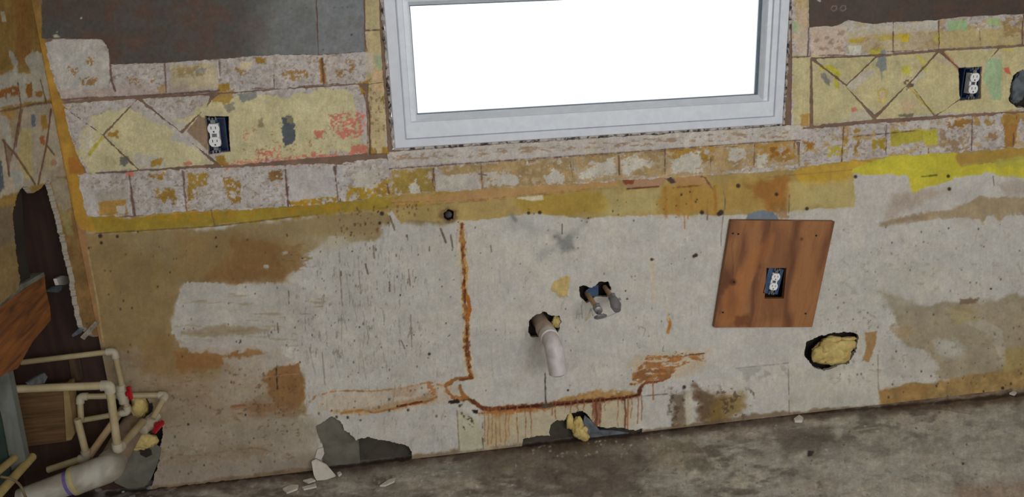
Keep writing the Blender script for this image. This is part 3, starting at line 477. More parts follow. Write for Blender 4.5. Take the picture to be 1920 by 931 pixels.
def paint_panel(px, py):         # dark upper panels
    c = Canvas(px, py, (66, 58, 52)); P_ = c.poly
    P_([(60, -100), (700, -100), (700, 140), (60, 140)], (80, 54, 42), e=0, a=.55, br=.12, bs=(38, 26), bw=.4)
    P_([(60, -100), (700, -100), (700, 140), (60, 140)], (62, 66, 66), e=0, a=.45, br=.2, bs=(26, 22), bw=.3)
    P_([(470, -100), (720, -100), (720, 140), (490, 140)], (96, 98, 97), e=14, es=50, soft=42, a=.95, var=.06, vs_=18)
    P_([(585, -100), (720, -100), (720, 140), (597, 140)], (102, 104, 106), e=2, soft=6, a=.6)
    P_([(500, -100), (720, -100), (720, 140), (500, 140)], (84, 84, 80), e=0, a=.4, br=.25, bs=(14, 12), bw=.3)
    P_([(1500, -100), (1980, -100), (1980, 80), (1500, 80)], (60, 50, 44), e=0, a=1, var=.05)
    P_([(1500, -100), (1980, -100), (1980, 80), (1500, 80)], (72, 50, 40), e=0, a=.5, br=.15, bs=(30, 14), bw=.3)
    P_([(98, 66), (106, 64), (114, 70), (104, 72)], (150, 145, 130), e=1, es=4); c.spot(153, 34, 1.8, (150, 160, 150)); c.spot(108, 60, 1.5, (140, 140, 128))
    for (x, y) in [(546, 16), (627, 15), (641, 14), (652, 14), (575, 14)]: c.spot(x, y, 1.1, (50, 50, 50))
    c.spot(659, 65, 2.4, (50, 52, 56)); c.spot(606, 93, 1.5, (60, 60, 60))
    for x in (1563, 1580): c.line([(x - 6, 16), (x - 2, 11), (x + 4, 11), (x + 5, 17), (x - 1, 21), (x - 5, 18)], .7, (140, 125, 118), e=.3, a=.6)
    c.line([(1533, 0), (1537, 2)], 1.6, (150, 150, 150))
    return grime(c, .04)

def paint_left(px, py):          # the wall beyond the corner
    c = Canvas(px, py, (132, 106, 56)); P_ = c.poly; L = c.line
    P_([(-300, -200), (60, -200), (80, 130), (-300, 130)], (112, 88, 44), e=4, es=12, soft=4, a=.7, br=-.1, bs=(8, 60), bw=.5)
    P_([(10, -200), (40, -200), (60, 120), (34, 120)], (124, 84, 40), e=3, soft=4, a=.7)
    P_([(-300, 110), (0, 140), (28, 130), (17, 95), (30, 105), (35, 135), (60, 140), (45, 110), (60, 95), (84, 100), (100, 185), (60, 190), (-300, 260)], (150, 146, 134), e=3, es=9, soft=1.5, var=.06)
    P_([(0, 20), (8, 22), (12, 40), (4, 42)], (160, 152, 130), e=1, es=6)
    P_([(-20, 172), (38, 160), (36, 178), (-20, 186)], (128, 80, 34), e=4, es=6, soft=1.5, br=-.3, bs=(6, 5)); P_([(48, 158), (58, 156), (60, 182), (50, 182)], (128, 84, 34), e=3, es=6); P_([(66, 172), (80, 170), (78, 182), (66, 180)], (134, 96, 40), e=2, es=5)
    P_([(-300, 250), (0, 205), (90, 192), (125, 200), (135, 300), (125, 330), (60, 350), (-300, 480)], (150, 140, 124), e=3, es=10, soft=1.5)
    P_([(40, 240), (58, 245), (62, 330), (48, 335), (34, 300)], (160, 146, 98), e=3, es=10, soft=3, a=.9)
    P_([(95, 205), (110, 215), (122, 300), (108, 315), (95, 280)], (154, 148, 136), e=2, es=10); P_([(0, 215), (18, 230), (20, 290), (5, 250)], (152, 148, 138), e=3, es=8)
    P_([(8, 260), (24, 284), (16, 330), (12, 300)], (118, 102, 88), e=1, es=8); P_([(16, 215), (40, 205), (38, 250), (22, 262)], (134, 116, 88), e=3, es=8, a=.8)
    P_([(5, 205), (40, 200), (20, 222), (0, 215)], (140, 108, 56), e=3, es=7, a=.9); P_([(58, 214), (66, 214), (66, 236), (60, 238)], (84, 96, 108), e=1.5, es=5); P_([(76, 215), (86, 216), (92, 240), (80, 244), (76, 230)], MUST, e=2.5, es=5)
    P_([(74, 255), (84, 255), (84, 272), (76, 270)], (142, 88, 46), e=2, es=5); P_([(84, 270), (110, 300), (105, 318), (86, 318)], (158, 146, 112), e=3, es=9, a=.9); P_([(92, 300), (110, 295), (112, 312), (96, 318)], (158, 154, 142), e=3, es=6)
    P_([(92, 302), (104, 298), (108, 306), (98, 312)], (148, 106, 80), e=2, es=5, a=.7)
    P_([(20, 320), (45, 322), (42, 345), (28, 350)], (150, 150, 146), e=2, es=6); P_([(-40, 270), (2, 300), (8, 350), (-40, 420)], (78, 84, 88), e=3, es=8)
    for pts, w in (([(-40, 215), (20, 205), (60, 196), (105, 190)], 2.2), ([(34, 155), (40, 200), (26, 280), (22, 290)], 1.4), ([(42, 205), (30, 275)], 1.4), ([(5, 262), (30, 290), (60, 335), (66, 345)], 2.0), ([(96, 205), (88, 270), (72, 345)], 1.8), ([(88, 272), (102, 290)], 1.6), ([(76, 150), (88, 195)], 1.3), ([(8, 262), (18, 330)], 1.8)):
        L(pts, w, (96, 70, 54), e=.8, es=6, a=.9, h=-.8)
    # mustard glue in the corner
    P_([(66, 60), (76, 60), (96, 110), (118, 200), (136, 330), (124, 330), (108, 250), (96, 190), (84, 110)], (150, 112, 40), e=2, es=10, soft=1.5)
    P_([(60, 20), (76, 20), (84, 100), (70, 80)], (120, 92, 44), e=3, es=10, soft=3, a=.8)
    P_([(96, 330), (150, 330), (180, 500), (210, 680), (150, 660), (120, 430)], (128, 102, 64), e=2, soft=2, var=.12)
    P_([(94, 330), (128, 335), (134, 390), (120, 400), (104, 380)], (142, 134, 116), e=3, es=9, soft=2)
    P_([(112, 395), (132, 395), (138, 440), (124, 440)], (146, 140, 96), e=3, es=9, soft=3, a=.7)
    # lower piece of wallboard
    P_([(-300, 395), (24, 385), (44, 560), (-300, 900)], (116, 96, 62), e=2, soft=4, var=.08)
    P_([(-300, 395), (22, 385), (28, 450), (-300, 600)], (98, 86, 70), e=6, es=20, soft=8, a=.8)
    return grime(c, .06)
#@ENDPAINT

def paint_floor(px, py):
    c = Canvas(px, py, (92, 86, 76)); P_ = c.poly; L = c.line
    c.c[:] = (112, 107, 98)
    B = [(-400, 600), (2400, 600), (2400, 1300), (-400, 1300)]
    P_([(1100, 700), (2400, 650), (2400, 1300), (1200, 1300)], (134, 130, 121), e=60, es=120, soft=90, a=.8)
    P_(B, (88, 80, 72), e=0, a=.65, br=.1, bs=(95, 38), bw=.5)
    P_(B, (146, 140, 129), e=0, a=.55, br=.32, bs=(60, 22), bw=.4)
    P_(B, (102, 101, 90), e=0, a=.5, br=.25, bs=(30, 16), bw=.4)
    P_(B, (124, 110, 99), e=0, a=.45, br=.35, bs=(110, 46), bw=.3)
    P_(B, (140, 136, 124), e=0, a=.35, br=.7, bs=(10, 5), bw=.15)
    P_(B, (56, 48, 42), e=0, a=.35, br=.65, bs=(16, 7), bw=.2)
    P_(B, (66, 60, 54), e=0, a=.6, br=.28, bs=(48, 20), bw=.22)
    P_(B, (150, 146, 136), e=0, a=.5, br=.42, bs=(34, 13), bw=.2)
    P_(B, (152, 148, 140), e=0, a=.45, br=.62, bs=(22, 3.5), bw=.14)
    P_([(1480, 870), (1920, 760), (2100, 900), (1700, 1000)], (136, 134, 126), e=30, es=60, soft=40, a=.55)
    P_([(840, 830), (1200, 800), (1240, 860), (1180, 931), (900, 900)], (72, 64, 56), e=20, es=40, soft=25, a=.6)
    P_([(1440, 800), (1560, 795), (1570, 830), (1480, 850)], (72, 66, 58), e=12, es=30, soft=12, a=.6)
    P_([(1215, 825), (1290, 812), (1310, 840), (1280, 875), (1220, 880)], (110, 102, 86), e=7, es=25, soft=6, a=.6)
    P_([(1280, 860), (1330, 850), (1345, 880), (1290, 885)], (80, 78, 66), e=7, es=20, soft=6, a=.7)
    L([(1290, 815), (1310, 830), (1325, 855), (1335, 875)], 1.6, (130, 120, 106), e=1.2, soft=1.5, a=.6)
    L([(1245, 845), (1200, 890)], 1.3, (124, 112, 100), e=1.2, soft=1.5, a=.5); L([(1590, 808), (1650, 800)], 1.2, (140, 134, 124), a=.5); L([(1640, 790), (1735, 870)], 1.2, (126, 122, 112), e=1, a=.4)
    L([(1480, 803), (1570, 790)], 1.1, (132, 128, 118), e=1, a=.5); L([(1742, 762), (1820, 775)], 1.2, (84, 80, 72), e=1, a=.6)
    P_([(1514, 843), (1526, 844), (1524, 854), (1514, 854)], (40, 34, 30), e=1.5, es=6, soft=1.5); c.spot(1806, 868, 2.4, (48, 36, 32))
    P_([(1800, 915), (1960, 890), (1960, 960), (1780, 960)], (116, 98, 86), e=12, es=40, soft=12, a=.7)
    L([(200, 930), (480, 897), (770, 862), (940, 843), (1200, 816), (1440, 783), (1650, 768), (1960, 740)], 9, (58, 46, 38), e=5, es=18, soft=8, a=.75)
    c.specks([(350, 930), (1000, 850), (1400, 800), (1900, 760), (1900, 930)], 220, .9, 2.2, [(150, 146, 134), (140, 132, 120), (50, 42, 36)], 21, 1.0, .7)
    c.specks([(960, 830), (1260, 810), (1240, 850), (960, 860)], 40, 1, 2.4, [(160, 156, 146), (140, 136, 128)], 22, 1.0, .8)
    P_([(180, 890), (330, 880), (340, 1000), (150, 1000)], (100, 94, 88), e=6, a=.8, br=.05, bs=(10, 7), bw=.15)
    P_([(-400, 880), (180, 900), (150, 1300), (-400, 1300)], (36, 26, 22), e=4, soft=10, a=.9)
    c.c *= 1.12
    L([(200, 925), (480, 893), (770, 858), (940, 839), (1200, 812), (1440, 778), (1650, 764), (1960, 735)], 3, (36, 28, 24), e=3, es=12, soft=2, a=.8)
    return grime(c, .07)

# ------------------------------------------------------------------ materials
GAIN = 1.62
def lin(c):
    c = np.clip(np.asarray(c, float) / 255.0, 0, 1)
    return np.where(c <= .04045, c / 12.92, ((c + .055) / 1.055) ** 2.4)
def alb(c): return np.clip(lin(c) * GAIN, 0.002, .86)
def surf_mat(name, rough=.8, bump=.25, scale=260, var=.10, spec=.3):
    m = bpy.data.materials.new(name); m.use_nodes = True; t = m.node_tree; n = t.nodes; b = n['Principled BSDF']
    a = n.new('ShaderNodeAttribute'); a.attribute_name = 'paint'
    tc = n.new('ShaderNodeTexCoord'); nz = n.new('ShaderNodeTexNoise'); nz.inputs['Scale'].default_value = scale; nz.inputs['Detail'].default_value = 5; t.links.new(tc.outputs['Object'], nz.inputs['Vector'])
    mr = n.new('ShaderNodeMapRange'); mr.inputs[1].default_value = .3; mr.inputs[2].default_value = .7; mr.inputs[3].default_value = 1 - var; mr.inputs[4].default_value = 1 + var
    t.links.new(nz.outputs['Fac'], mr.inputs[0])
    mx = n.new('ShaderNodeVectorMath'); mx.operation = 'SCALE'; t.links.new(a.outputs['Color'], mx.inputs[0]); t.links.new(mr.outputs[0], mx.inputs['Scale'])
    t.links.new(mx.outputs[0], b.inputs['Base Color'])
    bp = n.new('ShaderNodeBump'); bp.inputs['Strength'].default_value = bump; bp.inputs['Distance'].default_value = .002
    t.links.new(nz.outputs['Fac'], bp.inputs['Height']); t.links.new(bp.outputs[0], b.inputs['Normal'])
    b.inputs['Roughness'].default_value = rough; b.inputs['Specular IOR Level'].default_value = spec
    return m
def mat(name, col, rough=.6, col2=None, scale=20, stretch=(1, 1, 1), metal=0, bump=.15, spec=.4, detail=5, lo=.35, hi=.65, kind='noise'):
    m = bpy.data.materials.new(name); m.use_nodes = True; t = m.node_tree; n = t.nodes; b = n['Principled BSDF']
    tc = n.new('ShaderNodeTexCoord'); mp = n.new('ShaderNodeMapping'); mp.inputs['Scale'].default_value = stretch
    t.links.new(tc.outputs['Object'], mp.inputs['Vector'])
    nz = n.new('ShaderNodeTexNoise'); nz.inputs['Scale'].default_value = scale; nz.inputs['Detail'].default_value = detail; nz.inputs['Distortion'].default_value = .6
    t.links.new(mp.outputs[0], nz.inputs['Vector'])
    cr = n.new('ShaderNodeValToRGB'); cr.color_ramp.elements[0].position = lo; cr.color_ramp.elements[1].position = hi
    c2 = col2 if col2 is not None else tuple(v * .86 for v in col)
    cr.color_ramp.elements[0].color = (*alb(c2), 1); cr.color_ramp.elements[1].color = (*alb(col), 1)
    t.links.new(nz.outputs['Fac'], cr.inputs[0]); t.links.new(cr.outputs[0], b.inputs['Base Color'])
    bp = n.new('ShaderNodeBump'); bp.inputs['Strength'].default_value = bump; bp.inputs['Distance'].default_value = .002
    t.links.new(nz.outputs['Fac'], bp.inputs['Height']); t.links.new(bp.outputs[0], b.inputs['Normal'])
    b.inputs['Roughness'].default_value = rough; b.inputs['Metallic'].default_value = metal; b.inputs['Specular IOR Level'].default_value = spec
    return m
M_WALL = surf_mat('worn_painted_board', .82, .25, 300, .05)
M_MORTAR = surf_mat('old_tile_mortar', .9, .5, 420, .09)
M_PANEL = surf_mat('dark_mottled_sheet', .55, .1, 90, .10, .4)
M_FLOOR = surf_mat('dirty_subfloor', .62, .3, 160, .10, .35)
M_PLY = surf_mat('stained_plywood', .6, .1, 200, .06, .35)
M_VINYL = mat('white_window_vinyl', (178, 181, 188), .38, (172, 175, 182), 30, bump=.02, spec=.5)
M_VINYL2 = mat('white_window_sash_vinyl', (184, 188, 195), .35, (176, 180, 187), 30, bump=.02, spec=.5)
M_GASKET = mat('gasket_with_reveal_shade', (70, 84, 96), .5)  # gasket; its dark tone also paints the shadow along the glass edge
M_CAULK = mat('crumbling_dirty_caulk', (150, 142, 134), .9, (48, 46, 44), 55, bump=.6, lo=.4, hi=.56)
M_BOX = mat('navy_blue_plastic_box', (30, 48, 78), .3, (20, 34, 58), 40, spec=.6, bump=.05)
M_BOX2 = mat('blue_plastic_box', (52, 72, 98), .35, (40, 56, 80), 40, spec=.5, bump=.05)
M_WHITEPL = mat('white_outlet_plastic', (200, 198, 196), .4, (190, 188, 186), 30, bump=.02)
M_SLOT = mat('dark_slot', (28, 28, 30), .6)
M_STEEL = mat('dull_steel', (110, 112, 114), .45, (74, 76, 78), 60, metal=.5)
M_NAIL = mat('dark_nail', (30, 24, 20), .5, (20, 16, 14), 60)
M_PVC = mat('dusty_white_pvc', (172, 166, 166), .4, (146, 138, 132), 16, bump=.05, spec=.5)
M_PVCB = mat('tan_grey_pvc', (138, 122, 106), .5, (118, 102, 88), 22)
M_BIGPVC = mat('old_grey_white_drain_pvc', (138, 134, 122), .55, (108, 100, 88), 14)
M_BIGPVC2 = mat('dusty_brown_drain_pvc', (128, 110, 94), .7, (108, 92, 78), 20)
M_CPVC = mat('cream_cpvc', (144, 130, 101), .45, (128, 114, 86), 14, bump=.03)
M_CPVC2 = mat('white_cream_fitting', (150, 142, 124), .45, (136, 127, 108), 20, bump=.03)
M_CPVCY = mat('yellowed_cpvc', (146, 130, 84), .45, (132, 116, 72), 14, bump=.03)
M_COPTAN = mat('tan_supply_pipe', (148, 124, 92), .5, (128, 104, 76), 20)
M_VALVE = mat('grey_metal_valve', (118, 116, 118), .45, (96, 94, 96), 40, metal=.35)
M_RED = mat('red_valve_plastic', (150, 24, 34), .25, (130, 16, 26), 30, spec=.6, bump=.02)
M_PURPLE = mat('purple_primer', (92, 74, 120), .5, (76, 60, 100), 30)
M_FOAM = mat('yellow_spray_foam', (172, 154, 100), .9, (146, 126, 74), 34, bump=.5)
M_FELT = mat('grey_tar_paper', (90, 86, 76), .9, (72, 69, 60), 18, bump=.3)
M_DFELT = mat('dark_tar_paper', (58, 53, 45), .9, (46, 42, 35), 18, bump=.2)
M_BGREY = mat('blue_grey_torn_paper', (84, 90, 94), .85, (60, 64, 66), 30, bump=.3)
M_DARKWOOD = mat('dark_brown_board', (52, 33, 24), .8, (38, 24, 18), 5, (6, 6, .6), bump=.3)
M_DARK = mat('black_cavity', (40, 33, 28), .9, (26, 22, 20), 8)
M_STUD = mat('rough_stud_wood', (70, 52, 34), .8, (48, 34, 24), 8, (5, 5, .5))
M_ORANGE = mat('orange_brown_plank', (122, 72, 30), .6, (66, 36, 18), 7, (8, 1.0, 8), bump=.3, lo=.3, hi=.7)
M_BLOCK = mat('brown_timber_grain', (92, 68, 40), .75, (66, 46, 26), 5, (1, 1, 18), bump=.3)
M_BLOCKE = mat('pale_timber_edge', (124, 104, 68), .75, (98, 78, 48), 14)
M_POST = mat('weathered_grey_post', (92, 94, 88), .85, (64, 62, 56), 9, (2, 2, .6), bump=.3)
M_GREENP = mat('dark_green_panel', (40, 52, 44), .7, (30, 40, 34), 8)
M_PLASTER = mat('broken_white_wallboard', (170, 162, 152), .9, (152, 144, 134), 26, bump=.3)
M_GYP = mat('torn_wallboard_edge', (136, 126, 112), .9, (90, 80, 68), 60, bump=.5)
M_GRAVEL = mat('grey_rubble', (120, 116, 108), .9, (64, 60, 54), 40, bump=.5)
M_STRAP = mat('dull_brown_strap', (94, 82, 58), .6, (74, 62, 44), 20)
M_PANEL_PLAIN = mat('dark_mottled_upper_sheet', (66, 58, 52), .6, (52, 46, 42), 20)
M_CEIL = mat('plain_ceiling_paint', (150, 146, 138), .9, (144, 140, 132), 6)

# ------------------------------------------------------------------ helpers
def tag(o, label=None, cat=None, group=None, kind=None):
    if label: o['label'] = label
    if cat: o['category'] = cat
    if group: o['group'] = group
    if kind: o['kind'] = kind
    return o
def link(name, me, m, parent=None, smooth=False):
    o = bpy.data.objects.new(name, me); C.objects.link(o)
    if m: me.materials.append(m)
    if smooth: me.polygons.foreach_set('use_smooth', [True] * len(me.polygons))
    if parent: o.parent = parent; o.matrix_parent_inverse = Matrix.Translation(-parent.location) if parent.type == 'EMPTY' else Matrix()
    return o
def empty(name, loc, label, cat, group=None):
    o = bpy.data.objects.new(name, None); C.objects.link(o); o.location = loc; o.empty_display_size = .03
    o.matrix_world = Matrix.Translation(loc)
    return tag(o, label, cat, group)
class MB:
    def __init__(s): s.v = []; s.f = []
    def add(s, vs_, fs):
        k = len(s.v); s.v += [tuple(v) for v in vs_]; s.f += [tuple(i + k for i in f) for f in fs]; return s
    def box(s, lo, hi, R=None, o=(0, 0, 0)):
        vs_ = [Vector((x, y, z)) for z in (lo[2], hi[2]) for y in (lo[1], hi[1]) for x in (lo[0], hi[0])]
        if R: vs_ = [R @ v for v in vs_]
        vs_ = [v + Vector(o) for v in vs_]
        return s.add(vs_, [(0, 2, 3, 1), (4, 5, 7, 6), (0, 1, 5, 4), (2, 6, 7, 3), (0, 4, 6, 2), (1, 3, 7, 5)])
    def prism(s, pts, d):         # polygon of 3-D points extruded by vector d
        n = len(pts); d = Vector(d); a = [Vector(p) for p in pts]
        return s.add(a + [p + d for p in a], [tuple(range(n)), tuple(range(2 * n - 1, n - 1, -1))] + [(i, n + i, n + (i + 1) % n, (i + 1) % n) for i in range(n)])
    def tube(s, pts, r, seg=18, cap=True, inner=None):
        pts = [Vector(p) for p in pts]; n = len(pts); rr = r if isinstance(r, (list, tuple)) else [r] * n
        T = [(pts[min(i + 1, n - 1)] - pts[max(i - 1, 0)]).normalized() for i in range(n)]
        u = T[0].orthogonal().normalized(); rings = []
        for i in range(n):
            u = (u - T[i] * u.dot(T[i])).normalized(); w = T[i].cross(u)
            rings.append([pts[i] + rr[i] * (math.cos(2 * math.pi * k / seg) * u + math.sin(2 * math.pi * k / seg) * w) for k in range(seg)])
        f = [(i * seg + k, i * seg + (k + 1) % seg, (i + 1) * seg + (k + 1) % seg, (i + 1) * seg + k) for i in range(n - 1) for k in range(seg)]
        if cap: f += [tuple(range(seg - 1, -1, -1)), tuple((n - 1) * seg + k for k in range(seg))]
        return s.add([v for q in rings for v in q], f)
    def build(s, name, m, parent=None, smooth=False, bevel=0):
        me = bpy.data.meshes.new(name); me.from_pydata(s.v, [], s.f)
        import bmesh
        bm = bmesh.new(); bm.from_mesh(me); bmesh.ops.recalc_face_normals(bm, faces=bm.faces)
        if bevel: bmesh.ops.bevel(bm, geom=bm.edges[:], offset=bevel, segments=2, affect='EDGES', clamp_overlap=True)
        if smooth:
            for f in bm.faces: f.smooth = True
            for e in bm.edges:
                if len(e.link_faces) == 2 and e.calc_face_angle(0) > .7: e.smooth = False
        bm.to_mesh(me); bm.free()
        return link(name, me, m, parent)
def bend(pts, rad=.03, k=6):      # rounds the corners of a polyline
    pts = [Vector(p) for p in pts]; out = [pts[0]]
    for i in range(1, len(pts) - 1):
        a, b, c = pts[i - 1], pts[i], pts[i + 1]; r1 = min(rad, (a - b).length * .45, (c - b).length * .45)
        p = b + (a - b).normalized() * r1; q = b + (c - b).normalized() * r1
        for j in range(k + 1):
            t = j / k; out.append(p * (1 - t) ** 2 + b * 2 * t * (1 - t) + q * t * t)
    return out + [pts[-1]]
def blob(name, c, rad, amp, seed, m, parent=None, sub=4):
    import bmesh
    bm = bmesh.new(); bmesh.ops.create_icosphere(bm, subdivisions=sub, radius=1)
    co = np.array([v.co[:] for v in bm.verts])
    n = fbm(co[:, 0] * 1.6 + 5, co[:, 1] * 1.6 + co[:, 2] * 1.1, seed) + .5 * fbm(co[:, 2] * 3, co[:, 0] * 3 + co[:, 1] * 2, seed + 9)
    co = co * (1 + amp * n)[:, None] * np.array(rad)[None, :] + np.array(c)[None, :]
    for v, p in zip(bm.verts, co): v.co = p
    for f in bm.faces: f.smooth = True
    me = bpy.data.meshes.new(name); bm.to_mesh(me); bm.free()
    return link(name, me, m, parent)

def sheet(name, plane, b, step, sdf, painter, m, parent=None, off=0.0, thick=.012, relief=1.0, rimcol=(140, 130, 116), h0=None):
    """dense relief sheet on a plane: 'wall' (u=x, v=z), 'left' (u=y, v=z), 'floor' (u=x, v=y); sdf in photograph pixels, >0 kept"""
    u = np.arange(b[0], b[1] + step, step); v = np.arange(b[2], b[3] + step, step); U, V = np.meshgrid(u, v, indexing='ij')
    def xyz(U, V, d):
        if plane == 'wall': return U, -d + 0 * U, V
        if plane == 'left': return XL + d + 0 * U, U, V
        return U, V, d + 0 * U
    def px_(U, V): x, y, z = xyz(U, V, 0.0); return proj(x, y, z)
    pxx, pyy = px_(U, V)
    s = sdf(pxx, pyy)
    # metres per pixel gradient, finite differences on the grid
    gu = np.gradient(s, step, axis=0); gv = np.gradient(s, step, axis=1); g2 = gu * gu + gv * gv + 1e-6
    dm = s / np.sqrt(g2); near = np.abs(dm) < step * .55
    U2 = np.where(near, U - s * gu / g2, U); V2 = np.where(near, V - s * gv / g2, V)
    ok = (s > 0) | near
    K = ok[:-1, :-1] & ok[1:, :-1] & ok[:-1, 1:] & ok[1:, 1:]
    far = (~near) & (s > 0); K &= (far[:-1, :-1] | far[1:, :-1] | far[:-1, 1:] | far[1:, 1:])
    nu, nv = U.shape; idx = np.arange(nu * nv).reshape(nu, nv)
    pxx, pyy = px_(U2, V2)
    used = np.zeros(nu * nv, bool)
    q = np.stack([idx[:-1, :-1][K], idx[1:, :-1][K], idx[1:, 1:][K], idx[:-1, 1:][K]], -1)
    used[q.ravel()] = True
    Kp = np.pad(K, 1)
    ed = []
    c = ~Kp[1:-1, :-2] & K; ed.append(np.stack([idx[:-1, :-1][c], idx[1:, :-1][c]], -1))
    c = ~Kp[2:, 1:-1] & K; ed.append(np.stack([idx[1:, :-1][c], idx[1:, 1:][c]], -1))
    c = ~Kp[1:-1, 2:] & K; ed.append(np.stack([idx[1:, 1:][c], idx[:-1, 1:][c]], -1))
    c = ~Kp[:-2, 1:-1] & K; ed.append(np.stack([idx[:-1, 1:][c], idx[:-1, :-1][c]], -1))
    ed = np.concatenate(ed)
    remap = -np.ones(nu * nv, int); ui = np.nonzero(used)[0]; remap[ui] = np.arange(ui.size)
    cv = painter(pxx.ravel()[ui], pyy.ravel()[ui])
    d = off + cv.h * .001 * relief + (h0(pxx.ravel()[ui], pyy.ravel()[ui]) if h0 else 0)
    X, Y, Z = xyz(U2.ravel()[ui], V2.ravel()[ui], d)
    bi = np.unique(ed); nb = bi.size; bmap = -np.ones(nu * nv, int); bmap[bi] = ui.size + np.arange(nb)
    bmap2 = -np.ones(nu * nv, int); bmap2[bi] = ui.size + nb + np.arange(nb)
    ri = remap[bi]; fx, fy, fz = X[ri], Y[ri], Z[ri]
    bx, by, bz = xyz(U2.ravel()[bi], V2.ravel()[bi], off - thick)
    co = np.concatenate([np.stack([X, Y, Z], -1), np.stack([fx, fy, fz], -1), np.stack([bx, by, bz], -1)])
    rim = np.stack([bmap[ed[:, 1]], bmap[ed[:, 0]], bmap2[ed[:, 0]], bmap2[ed[:, 1]]], -1)
    faces = np.concatenate([remap[q], rim])
    if plane == 'left': faces = faces[:, ::-1] if False else faces
    me = bpy.data.meshes.new(name); n = len(co)
    me.vertices.add(n); me.vertices.foreach_set('co', co.astype(np.float32).ravel())
    me.loops.add(faces.size); me.loops.foreach_set('vertex_index', faces.astype(np.int32).ravel())
    me.polygons.add(len(faces)); me.polygons.foreach_set('loop_start', np.arange(0, faces.size, 4, dtype=np.int32)); me.polygons.foreach_set('loop_total', np.full(len(faces), 4, np.int32))
    me.polygons.foreach_set('use_smooth', np.ones(len(faces), bool))
    me.update(calc_edges=True)
    at = me.attributes.new('paint', 'FLOAT_COLOR', 'POINT')
    rc = np.tile(alb(rimcol), (nb * 2, 1))
    if rimcol is None: pass
    col = np.concatenate([alb(cv.c), rc]); col = np.concatenate([col, np.ones((n, 1))], 1)
    at.data.foreach_set('color', col.astype(np.float32).ravel())
    return link(name, me, m, parent)
def rag(pts, e=2, es=9, seed=0):   # ragged polygon distance
    return lambda x, y: sdpoly(x, y, pts) + (e * fbm(x / es, y / es, seed) if e else 0)
def wb(pts, m=6):                  # bounds on the wall plane of a pixel polygon
    q = [P(x + dx, y + dy) for x, y in pts for dx, dy in ((-m, -m), (m, m))]
    return (min(p.x for p in q), max(p.x for p in q), min(p.z for p in q), max(p.z for p in q))

#@BUILD
STEP = .0026
# ------------------------------------------------------------------ back wall
WX0, WX1, WZ0 = .023 * S, 1.165 * S, .977 * S        # window frame outline
WZ1 = WZ0 + 1.02
def hole(pts, e=2.5, es=8, seed=0): return (pts, e, es, seed)
HOLES = [
    hole([(593, 800), (612, 786), (622, 781), (640, 790), (646, 805), (662, 818), (668, 824), (688, 818), (700, 822), (740, 828), (768, 836), (772, 850), (776, 900), (598, 930), (602, 875), (606, 840), (596, 815)], 2.0, 9, 3),
    hole([(980, 822), (1000, 818), (1030, 815), (1032, 795), (1045, 786), (1058, 788), (1064, 775), (1092, 770), (1104, 780), (1118, 797), (1140, 803), (1165, 800), (1180, 806), (1203, 804), (1204, 840), (975, 860)], 2.0, 8, 4),
    hole([(992, 600), (1002, 592), (1020, 583), (1030, 590), (1048, 592), (1052, 604), (1044, 628), (1020, 632), (996, 632), (990, 622)], 1.5, 7, 5),
    hole([(1086, 538), (1094, 534), (1110, 540), (1124, 528), (1140, 528), (1146, 542), (1138, 556), (1118, 556), (1100, 568), (1088, 556)], 1.2, 6, 6),
    hole([(1512, 640), (1540, 628), (1562, 623), (1600, 622), (1612, 630), (1604, 660), (1590, 680), (1560, 688), (1548, 696), (1526, 690), (1508, 665)], 3, 9, 7),
    hole([(832, 400), (840, 391), (851, 397), (850, 411), (840, 414), (832, 408)], 1, 5, 8),
    hole([(386, 218), (428, 219), (431, 283), (392, 288)], 1, 8, 9),
    hole([(1797, 128), (1839, 126), (1838, 184), (1800, 188)], 1.2, 8, 10),
    hole([(1898, 142), (1912, 132), (1960, 135), (1960, 200), (1905, 200), (1890, 190)], 2.5, 8, 11),
    hole([(1428, 494), (1476, 494), (1470, 560), (1424, 560)], 0, 8, 12),
    hole([(238, 748), (262, 738), (284, 756), (286, 775), (302, 792), (306, 810), (296, 850), (300, 862), (285, 905), (275, 940), (190, 950), (190, 740)], 2.5, 9, 13),
]
def wall_sdf(x, y):
    d = np.full(x.shape, 1e3)
    wq = [proj(np.array([a]), np.array([0.]), np.array([b])) for a, b in ((WX0 - .006, WZ0 - .004), (WX1 + .008, WZ0 - .004), (WX1 + .008, WZ1), (WX0 - .006, WZ1))]
    wq = [(float(p[0][0]), float(p[1][0])) for p in wq]
    d = np.minimum(d, -(sdpoly(x, y, wq) + 1.0 * fbm(x / 7, y / 7, 77)))
    for pts, e, es, sd in HOLES:
        d = np.minimum(d, -(sdpoly(x, y, pts) + (e * fbm(x / es, y / es, sd) if e else 0)))
    # broken bottom edge
    fy = 922 - (x - 243) * .1107
    d = np.minimum(d, fy - y - 1 + 2.2 * fbm(x / 13, x * 0, 31))
    return d
wall_back = sheet('wall_back', 'wall', (XL, 2.5, .0, 1.76), STEP, wall_sdf, paint_wall, M_WALL, relief=1, thick=.014)
tag(wall_back, 'stained back wall of stripped paint and old tile mortar', kind='structure')
MB().box((XL, 0, 1.76), (WX0 - .006, .014, 2.56)).box((WX1 + .008, 0, 1.76), (2.96, .014, 2.56)).box((WX0 - .006, 0, WZ1), (WX1 + .008, .014, 2.56)).build('wall_upper', M_PANEL_PLAIN, wall_back)
MB().box((2.5, 0, 0), (2.96, .014, 1.76)).build('wall_return', M_CEIL, wall_back)
